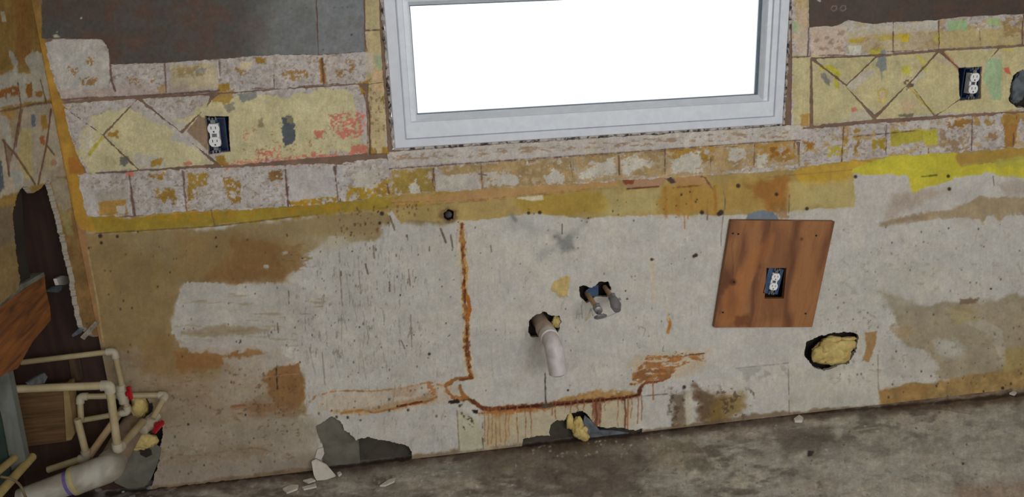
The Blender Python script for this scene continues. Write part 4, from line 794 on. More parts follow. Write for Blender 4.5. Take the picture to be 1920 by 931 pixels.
# framing and sheathing behind the wallboard
cav = MB().box((XL - .35, .06, -.05), (WX0 - .03, .075, 2.3)).box((WX1 + .03, .06, -.05), (2.9, .075, 2.3)).box((WX0 - .03, .06, -.05), (WX1 + .03, .075, WZ0 - .05)).build('sheathing', M_DARK, wall_back)
for x in (-.42, -.02, WX1 + .045, 2.35):
    if x in (-.42, 2.35): MB().box((x, .0155, 0), (x + .038, .059, 2.3)).build('stud', M_STUD, wall_back, bevel=.001)

def imprint(pts, e=1.6, es=8, seed=0, th=.0022, shrink=1.2):
    k = len(IMP); 
    def sd(x, y):
        d = sdpoly(x, y, pts) + (2.0 - shrink * .5) + e * .8 * fbm(x / es, y / es, 500 + k)
        for hp, he, hs, hd in HOLES: d = np.minimum(d, -(sdpoly(x, y, hp) + 1 + he * fbm(x / hs, y / hs, hd)))
        return d
    hh = lambda x, y: .0007 * fbm(x / 6, y / 6, 650 + k) - .0012 * (1 - sst(0, 3.5, sdpoly(x, y, pts) - shrink))
    o = sheet('mortar_patch', 'wall', wb(pts), STEP * .92, sd, paint_imprint, M_MORTAR, wall_back, off=th + .0012 * ((k * 37 % 10) / 10), thick=.0045, h0=hh, rimcol=(112, 84, 64))
    IMP.append(o)
IMP = []
# top row, left
AX = [207, 311, 412, 513, 606, 688]; AT = [121, 118, 111, 102, 103, 97]; AB = [182, 177, 173, 166, 160, 156]
imprint([(86, 82), (100, 76), (150, 74), (190, 74), (202, 92), (205, 122), (214, 180), (150, 186), (118, 188), (110, 170), (96, 130)], 2)
for i in range(5): imprint([(AX[i] + 1, AT[i] + 1), (AX[i + 1] - 1, AT[i + 1] + 1), (AX[i + 1] + 6 - i, AB[i + 1] - 2), (AX[i] + 7 - i, AB[i] - 1)], 1.8)
# band of diamonds, left
for pts in ([(118, 196), (256, 186), (192, 250)], [(258, 188), (334, 246), (400, 306), (272, 316), (262, 316), (198, 254)], [(268, 186), (392, 180), (386, 200), (338, 244)], [(122, 204), (188, 252), (256, 318), (165, 324), (148, 292), (132, 250)]): imprint(pts, 1.6, shrink=1.0)
imprint([(402, 184), (412, 178), (540, 168), (610, 164), (672, 160), (684, 174), (690, 286), (620, 292), (500, 302), (416, 310), (406, 300), (386, 286), (342, 252), (384, 206)], 1.8)
# row under the band, left
CX_ = [140, 244, 345, 440, 537, 630, 727]; CT = [326, 322, 317, 314, 309, 307, 297]; CB = [406, 404, 394, 392, 387, 378, 366]
for i in range(6): imprint([(CX_[i] + (1 if i else 6), CT[i] + 1), (CX_[i + 1] - 1, CT[i + 1] + 1), (CX_[i + 1] + 6, CB[i + 1] - 1), (CX_[i] + (9 if i else 24), CB[i] - 1)], 3.2, 11)
# row under the sill
DX = [728, 814, 903, 990, 1076, 1162, 1247, 1332, 1415, 1494]
for i in range(9):
    a, b = DX[i], DX[i + 1]; t = lambda x: 318 - (x - 730) * .0665; q = lambda x: 364 - (x - 730) * .0625
    imprint([(a, t(a)), (b - 1.5, t(b)), (b + 1, q(b)), (a + 2, q(a))], 3.0, 10, th=.0015)
# sill strip pieces
SX = [728, 812, 900, 987, 1072, 1158, 1243, 1328, 1412, 1503]
for i in range(9):
    a, b = SX[i], SX[i + 1]; t = lambda x: 286 - (x - 728) * .066; q = lambda x: 315 - (x - 728) * .067
    imprint([(a, t(a)), (b - .5, t(b)), (b, q(b)), (a, q(a))], 1.4, 9, th=.0042, shrink=.6)
# row, right
EX = [1500, 1580, 1661, 1743, 1822, 1906, 1960]; ET = [243, 237, 231, 225, 219, 213, 208]; EB = [312, 302, 292, 287, 281, 276, 272]
for i in range(6): imprint([(EX[i] + 1, ET[i]), (EX[i + 1] - 1, ET[i + 1]), (EX[i + 1] - 2, EB[i + 1]), (EX[i] - 1, EB[i])], 3.0, 10)
# top row, right
for pts in ([(1517, 52), (1570, 49), (1590, 39), (1635, 46), (1672, 43), (1673, 99), (1580, 103), (1520, 106)], [(1676, 43), (1758, 38), (1757, 92), (1676, 97)], [(1762, 37), (1800, 33), (1916, 27), (1916, 83), (1762, 91)], [(1920, 26), (1960, 22), (1960, 80), (1919, 83)]): imprint(pts, 1.6)
# band of diamonds, right
for pts in ([(1530, 112), (1638, 107), (1587, 156)], [(1524, 116), (1584, 162), (1634, 222), (1526, 234)], [(1645, 108), (1752, 99), (1706, 150), (1640, 214), (1588, 162)], [(1760, 100), (1800, 134), (1798, 184), (1770, 205), (1752, 214), (1708, 156)], [(1704, 158), (1748, 216), (1644, 222)],
            [(1770, 97), (1868, 92), (1842, 126), (1800, 128)]): imprint(pts, 1.2, shrink=.9)
imprint([(1874, 92), (1960, 86), (1960, 205), (1880, 208), (1758, 216), (1800, 188), (1838, 186), (1841, 128)], 1.3)
# strips beside the window
for pts in ([(685, -60), (708, -60), (711, 54), (687, 56)], [(686, 60), (711, 58), (717, 152), (692, 156)], [(692, 160), (718, 156), (726, 285), (690, 290)], [(1485, -50), (1514, -50), (1516, 104), (1486, 106)], [(1486, 110), (1519, 108), (1516, 236), (1484, 238)]): imprint(pts, 1.2, th=.003)
# dark upper panels
def panel(pts, e, seed, label=None):
    o = sheet('wall_panel', 'wall', wb(pts), STEP, rag(pts, e, 12, seed), paint_panel, M_PANEL, wall_back, off=.0030, thick=.0045, rimcol=(60, 52, 46)); 
    if label: o['label'] = label
panel([(74, -320), (80, 71), (150, 72), (192, 74), (204, 92), (208, 120), (310, 117), (412, 109), (513, 102), (596, 103), (580, -320)], 2, 41, 'dark brown mottled sheet')
panel([(581.5, -320), (598, 102), (684, 97), (670, -320)], 1.2, 42, 'grey mottled sheet')
panel([(1515, -320), (1517, 51), (1570, 48), (1590, 37), (1635, 45), (1660, 42), (1760, 37), (1800, 32), (2010, 20), (2010, -320)], 1.6, 43, 'near-black brown sheet')

# ------------------------------------------------------------------ floor, left wall, ceiling
def fl_sdf(x, y): return np.full(x.shape, 50.)
floor = sheet('floor', 'floor', (-1.45, 2.95, -.95, .09), .0052, fl_sdf, paint_floor, M_FLOOR, thick=.02, off=-.001, h0=lambda x, y: .0012 * fbm(x / 18, y / 9, 81))
tag(floor, 'dirty mottled grey brown subfloor', kind='structure')
MB().box((-1.45, -6, -.03), (2.95, -.95, -.001)).build('floor_slab', M_GRAVEL, floor)
ceil = MB().box((-1.5, -5.5, 2.55), (3, .1, 2.6)).build('ceiling', M_CEIL); tag(ceil, kind='structure')
def left_sdf(x, y):
    op = [(30, 372), (40, 352), (50, 348), (62, 362), (78, 352), (84, 344), (92, 335), (96, 350), (104, 382), (118, 430), (126, 465), (135, 500), (141, 540), (149, 590), (156, 612), (176, 630), (400, 640), (400, 1500), (-900, 1500), (-900, 1250), (-60, 620), (38, 540), (24, 400)]
    return -(sdpoly(x, y, op) + 2.5 * fbm(x / 7, y / 7, 55))
wall_left = sheet('wall_left', 'left', (-1.0, -.004, 0., 1.76), .0032, left_sdf, paint_left, M_WALL, thick=.014, relief=1)
tag(wall_left, 'left wall with torn open wallboard below the old tile band', kind='structure')
MB().box((XL - .022, -5.5, 0), (XL - .015, -1.0, 2.55)).box((XL - .014, -1.0, 1.765), (XL - .0, -.004, 2.55)).build('wall_left_run', M_CEIL, wall_left)
# cavity of the left wall: dark board, studs
MB().box((XL - .34, -1.2, -.02), (XL - .325, .07, 2.3)).build('sheathing', M_DARKWOOD, wall_left)
MB().box((XL - .325, .03, -.02), (XL - .002, .045, 2.3)).build('end_board', M_DARKWOOD, wall_left)
MB().prism([PX(x, y, XL - .03) for x, y in [(14, 340), (40, 352), (46, 450), (60, 540), (40, 560), (24, 450)]], (-.03, 0, 0)).build('gap_shade_strip', M_DARK, wall_left)  # black strip painting the shade of the open gap beside the wallboard
wr = MB().box((2.96, -5.5, 0), (3.0, .1, 2.55)).build('wall_right', M_CEIL); tag(wr, kind='structure')

# ------------------------------------------------------------------ window
win = bpy.data.objects.new('window_1', None); C.objects.link(win); win.location = ((WX0 + WX1) / 2, 0, WZ0); win.matrix_world = Matrix.Translation(win.location)
tag(win, 'white vinyl window with blown out daylight', kind='structure')
def ring(mb, x0, x1, z0, z1, prof):      # prof: (left, right, bottom, top inset, y) walking inwards
    loops = [[(x0 + l, y, z0 + b), (x1 - r, y, z0 + b), (x1 - r, y, z1 - t), (x0 + l, y, z1 - t)] for l, r, b, t, y in prof]
    vs_ = [v for l in loops for v in l]; n = len(prof)
    mb.add(vs_, [(i * 4 + k, i * 4 + (k + 1) % 4, (i + 1) * 4 + (k + 1) % 4, (i + 1) * 4 + k) for i in range(n - 1) for k in range(4)])
zt = P(1080, -1, 0).z
f = MB(); ring(f, WX0, WX1, WZ0, WZ1, [(0, 0, 0, 0, .06), (0, 0, 0, 0, -.004), (.003, .003, .003, .003, -.008), (.034, .030, .026, .03, -.008), (.0365, .0325, .0275, .032, 0), (.0365, .0325, .0275, .032, .09), (0, 0, 0, 0, .09)])
f.build('window_frame', M_VINYL, win, bevel=0)
TO = WZ1 - zt                      # top edge of the glass counted from the frame top
g = MB(); ring(g, WX0, WX1, WZ0, WZ1, [(.0368, .0328, .0278, TO - .05, .05), (.0368, .0328, .0278, TO - .05, -.002), (.040, .035, .0295, TO - .047, -.0055), (.055, .052, .077, TO - .022, -.0055), (.057, .054, .0795, TO - .02, .003), (.0715, .066, .0815, TO - .012, .005), (.074, .069, .084, TO - .010, .009), (.077, .0765, .0965, TO - .002, .026), (.078, .0775, .0975, TO, .058), (.0368, .0328, .0278, TO - .05, .058)])
g.build('lower_sash', M_VINYL2, win)
h = MB(); ring(h, WX0, WX1, WZ0, WZ1, [(.076, .0755, .0965, TO - .002, .031), (.0795, .081, .0985, TO + .001, .031), (.0795, .081, .0985, TO + .001, .045)]); h.build('glazing_gasket', M_GASKET, win)
u = MB(); ring(u, WX0, WX1, zt + .045, WZ1, [(.037, .033, 0, .033, .085), (.037, .033, 0, .033, .062), (.067, .06, .03, .06, .062), (.07, .063, .033, .063, .070), (.07, .063, .033, .063, .085), (.037, .033, 0, .033, .085)]); u.build('upper_sash', M_VINYL2, win)
gm = bpy.data.materials.new('window_glass'); gm.use_nodes = True; gt = gm.node_tree; gb = gt.nodes['Principled BSDF']
gt.nodes.remove(gb); tr = gt.nodes.new('ShaderNodeBsdfTransparent'); gl = gt.nodes.new('ShaderNodeBsdfGlossy'); gl.inputs['Roughness'].default_value = .02
fr = gt.nodes.new('ShaderNodeFresnel'); fr.inputs[0].default_value = 1.35; mxs = gt.nodes.new('ShaderNodeMixShader')
gt.links.new(fr.outputs[0], mxs.inputs[0]); gt.links.new(tr.outputs[0], mxs.inputs[1]); gt.links.new(gl.outputs[0], mxs.inputs[2]); gt.links.new(mxs.outputs[0], gt.nodes['Material Output'].inputs[0])
MB().box((WX0 + .074, .038, WZ0 + .093), (WX1 - .074, .042, zt + .004)).build('glass_pane', gm, win)
MB().box((WX0 + .068, .072, zt + .076), (WX1 - .061, .076, WZ1 - .061)).build('glass_pane', gm, win)
# dirty bead of caulk round the frame
cpts = []
r = random.Random(3)
def caulk_line(a, b, n):
    out = []
    for i in range(n + 1):
        t = i / n; out.append(Vector(a).lerp(Vector(b), t) + Vector((r.uniform(-.002, .002), r.uniform(-.001, .001), r.uniform(-.002, .002))))
    return out
mb = MB()
for a, b, n in (((WX0 - .004, .0, WZ1), (WX0 - .004, .0, WZ0), 90), ((WX0, .0, WZ0 - .003), (WX1, .0, WZ0 - .003), 120), ((WX1 + .006, .001, WZ0), (WX1 + .006, .001, WZ1), 90)):
    pts = caulk_line(a, b, n); mb.tube(pts, [r.uniform(.003, .0075) for _ in pts], 7)
mb.build('caulk_bead', M_CAULK, win, smooth=True)

# ------------------------------------------------------------------ electrical outlets
def outlet(label, px, py, Y, rot=0, light=False, sc=1.0, dx=.0):
    c = P(px, py, Y)
    root = empty('electrical_outlet', c, label, 'outlet')
    R = Matrix.Rotation(rot, 3, 'Y')
    def fin(mb, name, m, parent, smooth=False, bevel=0):
        mb.v = [tuple(R @ (Vector(v) * sc) + c) for v in mb.v]; return mb.build(name, m, parent, smooth, bevel)
    w, hh, dp = .031, .051, .050
    b = MB()
    b.box((-w, 0, -hh), (-w + .003, dp, hh)).box((w - .003, 0, -hh), (w, dp, hh)).box((-w + .003, 0, -hh), (w - .003, dp, -hh + .003)).box((-w + .003, 0, hh - .003), (w - .003, dp, hh)).box((-w + .003, dp - .003, -hh + .003), (w - .003, dp, hh - .003))
    b.box((-.009, .001, hh - .012), (.009, .016, hh - .003)).box((-.009, .001, -hh + .003), (.009, .016, -hh + .012))
    bx = fin(b, 'outlet_box', M_BOX2 if light else M_BOX, root)
    if light: fin(MB().box((-w + .003, .0015, -hh + .003), (-.0145 + dx, .004, hh - .003)).box((.0145 + dx, .0015, -hh + .003), (w - .003, .004, hh - .003)), 'box_flange', M_BOX2, root)
    s_ = MB().box((-.007 + dx, -.003, -hh - .003), (.007 + dx, -.0015, hh + .003)).box((-.012 + dx, -.003, hh - .006), (.012 + dx, -.0015, hh + .003)).box((-.012 + dx, -.003, -hh - .003), (.012 + dx, -.0015, -hh + .006))
    st = fin(s_, 'mounting_strap', M_STEEL, root, bevel=.0004)
    for zz in (hh - .002, -hh + .002):
        fin(MB().tube([(dx, -.0031, zz), (dx, -.0052, zz)], [.0038, .003], 12), 'screw', M_STEEL, root)
    bd = fin(MB().box((-.0135 + dx, -.0014, -.034), (.0135 + dx, .022, .034)), 'receptacle_body', M_WHITEPL, root, bevel=.001)
    for zz in (.0195, -.0195):
        pts = []
        for k in range(28):
            a = 2 * math.pi * k / 28; x = .0172 * math.cos(a); z = .0172 * math.sin(a); z = max(-.0142, min(.0142, z)); pts.append((x + dx, -.0075, z + zz))
        fc = fin(MB().prism(pts, (0, .006, 0)), 'receptacle_face', M_WHITEPL, root, bevel=.0006)
        sl = MB()
        for xx, hl in ((-.0064, .0042), (.0064, .0036)): sl.box((xx - .0011 + dx, -.0079, zz + .003 - hl), (xx + .0011 + dx, -.0074, zz + .003 + hl))
        sl.tube([(dx, -.0079, zz - .0085), (dx, -.0074, zz - .0085)], .0026, 12)
        k = fin(sl, 'slot', M_SLOT, fc)
    fin(MB().tube([(dx, -.0016, 0), (dx, -.0082, 0)], [.003, .0026], 12), 'face_screw', M_STEEL, root)
    return root
outlet('white duplex outlet in a navy box on the cream tile band left of the window', 405, 253, .0, .02, sc=1.0, dx=-.004)
outlet('white duplex outlet in a navy box in the tile band near the right edge', 1820, 156, .0, .02, sc=1.0, dx=.008)

# ------------------------------------------------------------------ plywood board
PC = [(1367, 410), (1560, 412), (1518, 609), (1335, 610)]
def paint_ply(px, py):
    c = Canvas(px, py, (128, 86, 52)); x, y = c.x, c.y
    u_ = x + (y - 410) * .18 - 1367
    wv = u_ + 14 * fbm(u_ / 60, y / 120, 61) + 10 * np.exp(-((x - 1372) ** 2 + (y - 525) ** 2) / 900) * np.sign(x - 1372)
    g = np.sin(wv / 9.5 + 2 * fbm(u_ / 40, y / 200, 62)); g2 = fbm(wv / 7, y / 90, 63)
    k = (.5 + .5 * g) ** 3 * .85 + .35 * np.clip(g2, 0, 1)
    c.c += (np.array((84, 50, 30.)) - c.c) * np.clip(k, 0, 1)[:, None]
    c.c *= (1 + .05 * fbm(wv / 2.2, y / 40, 64))[:, None]
    c.poly([(1430, 420), (1475, 415), (1468, 600), (1420, 600)], (92, 56, 34), e=8, es=30, soft=10, a=.4)
    c.poly([(1358, 530), (1380, 512), (1400, 470), (1450, 430), (1440, 470), (1400, 520), (1380, 600), (1340, 608)], (140, 88, 46), e=6, es=18, soft=6, a=.5)
    c.spot(1370, 525, 6, (70, 34, 18), .9, .6); c.spot(1498, 445, 3, (80, 44, 26), .8)
    c.poly([(1375, 590), (1400, 585), (1398, 606), (1372, 606)], (84, 44, 24), e=4, es=9, soft=5, a=.7)
    return c
ply = sheet('plywood_board', 'wall', wb(PC), .003, rag(PC, 0, 9, 0), lambda a, b: paint_ply(a, b), M_PLY, off=.022, thick=.016, rimcol=(110, 74, 44))
# cut-out for its outlet
bpy.data.objects.remove(ply)
OC = [(1433, 499), (1470, 499), (1465, 556), (1429, 556)]
ply = sheet('plywood_board', 'wall', wb(PC), .003, lambda x, y: np.minimum(sdpoly(x, y, PC), -sdpoly(x, y, OC)), paint_ply, M_PLY, off=.019, thick=.017, rimcol=(110, 74, 44))
tag(ply, 'reddish plywood square nailed askew on the wall with an outlet in it', 'board')
for (x, y) in [(1384, 438), (1374, 437), (1530, 441), (1355, 585), (1510, 587), (1376, 528)]:
    p = P(x, y, -.019); MB().tube([p + Vector((0, .004, 0)), p + Vector((0, -.003, 0)), p + Vector((0, -.0036, 0))], [.0016, .0034, .003], 10).build('nail', M_NAIL, ply, smooth=True)
p = P(1450, 527, -.019)
outlet('white duplex outlet in a blue box set in the reddish plywood', 1450, 527, -.019, .19, light=True, sc=.9, dx=.003)

# ------------------------------------------------------------------ openings in the wallboard: what shows in them
def backing(name, label, cat, pts, y, m, th=.003):
    o = MB().prism([P(a, b, y) for a, b in pts], (0, th, 0)).build(name, m); tag(o, label, cat); return o
backing('tar_paper', 'grey-green sheet of tar paper showing through the left hole at the wall foot', 'tar paper', [(585, 770), (645, 775), (672, 815), (676, 882), (590, 892)], .018, M_FELT)
backing('tar_paper', 'near-black tar paper in the right half of the left wall-foot hole', 'tar paper', [(668, 800), (790, 815), (790, 870), (668, 884)], .030, M_DFELT)
backing('torn_paper', 'crumpled blue-grey paper right of the foam lump in the wall-foot hole', 'paper', [(1096, 778), (1112, 790), (1124, 806), (1150, 806), (1185, 812), (1175, 828), (1110, 832), (1092, 800)], .006, M_BGREY)
backing('tar_paper', 'dark tar paper left of the foam lump in the central wall-foot hole', 'tar paper', [(970, 800), (1070, 770), (1090, 835), (970, 855)], .024, M_DFELT)
def foam(label, x, y, Y, rad, amp, seed, extra=()):
    c = P(x, y, Y); root = empty('spray_foam', c, label, 'foam')
    blob('foam_lump', c, rad, amp, seed, M_FOAM, root)
    for (ax, ay, aY, ar) in extra: blob('foam_lump', P(ax, ay, aY), ar, .28, seed + int(ax), M_FOAM, root, 3)
    return root
foam('large yellow spray foam plug in the ragged hole right of the plywood', 1562, 658, .006, (.074, .024, .047), .26, 3, ((1584, 647, -.006, (.040, .016, .026)), (1538, 662, -.004, (.034, .018, .030)), (1568, 674, -.008, (.042, .016, .016)), (1552, 650, -.010, (.028, .014, .022)), (1590, 636, .004, (.030, .014, .012)), (1558, 636, .002, (.044, .016, .013))))
foam('yellow spray foam lump hanging at the wall foot below the rust drips', 1083, 800, .0, (.020, .02, .036), .3, 8, ((1068, 790, .002, (.014, .014, .03)), (1090, 812, -.008, (.026, .022, .026)), (1096, 818, -.006, (.016, .016, .016))))
foam('small yellow foam lump behind the drain pipe collar', 1043, 603, .014, (.016, .012, .022), .3, 12)
foam('yellow foam lump around the pipe high in the left corner opening', 262, 762, .0, (.026, .03, .036), .2, 14)
foam('yellow brown foam lump below the lower red valve', 272, 826, -.01, (.036, .03, .028), .25, 19, ((262, 836, -.01, (.03, .02, .016)),))
def chip(label, pts, y, d, m=M_PLASTER, name='wallboard_chip'):
    o = MB().prism(pts, d).build(name, m, bevel=.0006); return tag(o, label, 'chip')
o = backing('steel_plate', 'blue-grey plate between the two supply stubs', 'plate', [(1098, 545), (1110, 536), (1122, 534), (1122, 552), (1108, 556)], .010, M_BOX2)
blob_ = blob('mortar_lump', P(1910, 165, .0), (.028, .014, .05), .3, 31, M_BGREY); tag(blob_, 'grey mortar lump in the broken hole at the right edge', 'mortar')
o = MB().tube([P(841, 402, .01), P(841, 402, -.004), P(841, 402, -.005)], [.010, .011, .008], 16).build('pipe_stub', M_NAIL, None, True); tag(o, 'black capped stub set in the wall above the vertical rust streak', 'pipe')

# ------------------------------------------------------------------ waste pipe
c0 = P(1014, 604, .02); root = empty('waste_pipe', P(1014, 604, .0), 'dusty white waste pipe poking from the ragged hole below the window', 'pipe')
x0, z0 = P(1014, 606).x, P(1014, 606).z
d = Vector((.06, -1, -.06)).normalized(); A = Vector((x0, .05, z0))
def al(t): return A + d * t
MB().tube([al(0), al(.12)], .026, 28).build('pipe', M_PVCB, root, True)
MB().tube([al(.075), al(.082), al(.084), al(.115), al(.117)], [.0285, .030, .030, .030, .0285], 28).build('coupling', M_PVCB, root, True)
q = bend([al(.11), al(.20), al(.20) + Vector((.012, -.01, -.10))], .06, 10)
MB().tube(q + [q[-1] + (q[-1] - q[-2]).normalized() * .006], [.0262 + .0042 * min(1, i / 8) for i in range(len(q))] + [.022], 28).build('elbow', M_PVC, root, True)
e1 = al(.155); MB().tube([al(.128), al(.132), al(.158), al(.160)], [.0275, .0315, .0315, .0275], 28).build('collar', M_PVC, root, True)
e2 = q[-1]; dn = (q[-1] - q[-2]).normalized()

# ------------------------------------------------------------------ supply stubs
def stub(label, px, py, L_, rot, handle, tx):
    b0 = P(px, py, .03); root = empty('supply_stub', P(px, py, .0), label, 'pipe', None)
    d = Vector((tx, -1, -.05)).normalized()
    MB().tube([b0, b0 + d * (.03 + L_)], .0085, 18).build('pipe', M_COPTAN, root, True)
    e = b0 + d * (.03 + L_)
    MB().tube([e - d * .012, e - d * .010, e + d * .014, e + d * .016], [.010, .0135, .0135, .010], 18).build('valve_body', M_VALVE, root, True)
    MB().tube([e + Vector((0, 0, .008)), e + Vector((0, 0, .018))], .0075, 14).build('valve_bonnet', M_VALVE, root, True)
    if handle:
        c = e + d * .028 + Vector((.0, -.004, -.010)); n = Vector((.05, -.62, -.78)).normalized(); u = n.orthogonal().normalized(); w = n.cross(u)
        MB().tube([e + d * .01, c], .005, 12).build('stem', M_VALVE, root, True)
        pts = [c + (u * math.cos(a) * .0205 + w * math.sin(a) * .0205) * (1 + .06 * math.cos(6 * a)) for a in [2 * math.pi * k / 48 for k in range(48)]]
        MB().prism(pts, n * .007).build('oval_handle', M_VALVE, root, bevel=.0015)
    else:
        c = e + d * .02; MB().tube([c - d * .01, c + d * .018 + Vector((0, 0, -.008)), c + d * .036 + Vector((0, 0, -.018))], [.0145, .0185, .012], 16).build('end_cap', M_VALVE, root, True)
        MB().tube([c + Vector((.008, 0, .004)), c + Vector((.021, -.002, .006))], .004, 10).build('outlet_nipple', M_VALVE, root, True)
    return root
stub('left tan supply stub ending in a grey oval valve handle', 1100, 549, .105, 0, True, .02)
stub('right shorter tan supply stub with a grey capped valve', 1134, 538, .070, 0, False, .0)

# ------------------------------------------------------------------ plumbing in the left corner
def pipe(label, pts, r, m, fit=None, fr_=1.32, cat='pipe', name='supply_pipe', fl=.022, endfit=False, rad=.02):
    pts = [Vector(p) for p in pts]; root = empty(name, pts[0], label, cat)
    MB().tube(bend(pts, rad), r, 16).build('pipe', m, root, True)
    for i in range(1, len(pts) - 1):
        a = (pts[i - 1] - pts[i]).normalized(); b = (pts[i + 1] - pts[i]).normalized()
        MB().tube(bend([pts[i] + a * fl, pts[i], pts[i] + b * fl], rad * .8), r * fr_, 16).build('elbow', fit or M_CPVC2, root, True)
    if endfit:
        a = (pts[-2] - pts[-1]).normalized(); MB().tube([pts[-1], pts[-1] + a * fl], r * fr_, 16).build('coupling', fit or M_CPVC2, root, True)
    return root
def redvalve(root, c, axis, hd, sc=1.0):
    axis = Vector(axis).normalized(); hd = Vector(hd).normalized()
    MB().tube([c - axis * .034 * sc, c - axis * .032 * sc, c - axis * .014 * sc, c - axis * .013 * sc, c + axis * .013 * sc, c + axis * .014 * sc, c + axis * .032 * sc, c + axis * .034 * sc], [.012 * sc, .0155 * sc, .0155 * sc, .018 * sc, .018 * sc, .0155 * sc, .0155 * sc, .012 * sc], 18).build('valve_body', M_CPVC2, root, True)
    h0 = c + hd * .03 * sc; s_ = axis.cross(hd).normalized()
    MB().tube([c + hd * .015 * sc, h0], .006 * sc, 12).build('valve_stem', M_CPVC2, root, True)
    mb = MB(); R = Matrix((axis, s_, hd)).transposed()
    mb.box((-.024 * sc, -.0055 * sc, 0), (.024 * sc, .0055 * sc, .014 * sc), R, h0).box((-.008 * sc, -.009 * sc, -.006 * sc), (.008 * sc, .009 * sc, .008 * sc), R, h0)
    mb.build('red_handle', M_RED, root, bevel=.002 * sc)['label'] = 'red plastic valve handle'
RC = .0095
p1 = [P(40, 679, -.06), P(214, 658, -.06), P(240, 772, -.06), P(150, 788, -.06)]
r1 = pipe('thin cream pipe from the wall cavity down past the upper red valve', p1, RC * .92, M_CPVC)
redvalve(r1, P(229, 738, -.06), P(240, 772, -.06) - P(214, 658, -.06), Vector((.8, -.5, .25)), .95)
r2p = [P(24, 729, -.26), P(205, 722, -.26), P(221, 842, -.26), P(268, 790, -.09)]
r2 = pipe('cream pipe nearest the camera dropping in front of the big drain', r2p, .0115, M_CPVC)
redvalve(r2, P(280, 792, -.06), Vector((.35, .95, .15)), Vector((.75, -.6, -.1)), 1.15)
pipe('cream pipe running right above the drain then turning back at the wall', [P(152, 790, -.07), P(150, 743, -.05), P(311, 740, -.03), P(286, 784, -.10)], RC * 1.0, M_CPVC)
pipe('short slanted cream pipe beside the timber block', [P(145, 785, -.15), P(163, 856, -.15), P(90, 880, -.15)], .0105, M_CPVC, endfit=False)
pipe('dusty cream pipe rising along the drain toward the wall', [P(166, 856, -.15), P(236, 758, .0)], .0115, M_COPTAN)
# yellowed pipes bottom left
for i, (a, b, lab) in enumerate(((P(-30, 905, -.50), P(42, 845, -.24), 'yellowed pipe behind the strap at the bottom left corner'), (P(-12, 936, -.50), P(60, 856, -.24), 'thicker yellowed pipe in front at the bottom left corner'))):
    pipe(lab, [a, b], .0105 + .002 * i, M_CPVCY, endfit=False)
pts = bend([P(2, 893, -.46), P(22, 896, -.465), P(38, 908, -.46), P(52, 940, -.45)], .04)
o = MB().tube(pts, .0035, 8).build('pipe_strap', M_STRAP, None, True); tag(o, 'dull brown strap bent over the yellowed pipes', 'strap')
# big drain
bw = P(257, 782, .05); ex = bw.x; ez = bw.z
def dl(y): return Vector((ex, y, ez))
yb = -.40
pxs = [(y, proj(np.array([ex]), np.array([y]), np.array([ez]))) for y in np.linspace(-.9, 0, 91)]
yb = min(pxs, key=lambda t: abs(float(t[1][1][0]) - 876))[0]
root = empty('drain_pipe', dl(yb), 'big grey-white drain pipe with a purple primer ring, elbowing into the left wall', 'pipe')
E_ = dl(yb); LE = P(40, 938, yb - .03)
MB().tube([dl(.05), dl(yb * .86)], .0385, 28).build('pipe', M_BIGPVC2, root, True)
MB().tube(bend([dl(yb * .88), E_ + Vector((.004, 0, 0)), E_.lerp(LE, .42)], .06, 10), .0425, 28).build('elbow', M_BIGPVC, root, True)
MB().tube([E_.lerp(LE, .38), LE], .036, 28).build('branch', M_BIGPVC, root, True)
MB().tube([E_.lerp(LE, .44), E_.lerp(LE, .475)], .0373, 28).build('primer_ring', M_PURPLE, root, True)['label'] = 'purple primer ring'
MB().tube([E_.lerp(LE, .36), E_.lerp(LE, .40)], .0435, 28).build('hub', M_CPVCY, root, True)

# timber, post, plank, felt, rubble
def slab(name, pts, d, m, label, cat, bevel=.001):
    return tag(MB().prism(pts, d).build(name, m, bevel=bevel), label, cat)
b = empty('timber_block', P(80, 830, -.10), 'brown timber block with pale end behind the cream pipes', 'timber')
q = [(24, 737), (120, 728), (132, 826), (38, 838)]
MB().prism([P(x, y, -.09) for x, y in q], (0, .05, 0)).build('face_board', M_BLOCK, b, bevel=.001)
MB().prism([P(x, y, -.098) for x, y in [(118, 726), (127, 724), (140, 812), (134, 824), (124, 826)]], (0, .06, 0)).build('end_strip', M_BLOCKE, b, bevel=.001)
slab('weathered_post', [P(x, y, -.30) for x, y in [(-50, 560), (-22, 560), (-2, 620), (16, 700), (32, 780), (48, 862), (20, 884), (2, 800), (-24, 680)]], (0, .03, 0), M_POST, 'weathered blue-grey post standing at the left edge', 'post')
slab('green_panel', [P(x, y, -.31) for x, y in [(-70, 700), (-22, 690), (2, 790), (20, 890), (-40, 960)]], (0, .01, 0), M_GREENP, 'dark green panel strip left of the weathered post', 'panel')
pk = [PX(x, y, XL - .02) for x, y in [(-60, 608), (2, 572), (84, 514), (86, 540), (94, 575), (96, 600), (62, 640), (34, 690), (10, 700), (-60, 760)]]
root = empty('nailed_plank', PX(40, 610, XL - .03), 'orange-brown splintered plank sloping up into the open wall, grey dust on its top edge', 'plank')
MB().prism(pk, (-.03, 0, 0)).build('board', M_ORANGE, root, bevel=.001)
MB().prism([PX(x, y, XL - .018) for x, y in [(-60, 598), (0, 562), (28, 542), (40, 532), (50, 528), (82, 510), (84, 517), (46, 540), (2, 574), (-60, 612)]], (-.03, 0, 0)).build('dusty_edge', M_POST, root)
slab('tar_paper', [P(x, y, -.012) for x, y in [(212, 880), (250, 838), (262, 846), (284, 826), (302, 840), (300, 855), (294, 872), (282, 900), (270, 912), (240, 916), (215, 905)]], (0, .004, 0), M_FELT, 'grey torn tar paper under the lower red valve at the corner', 'tar paper')
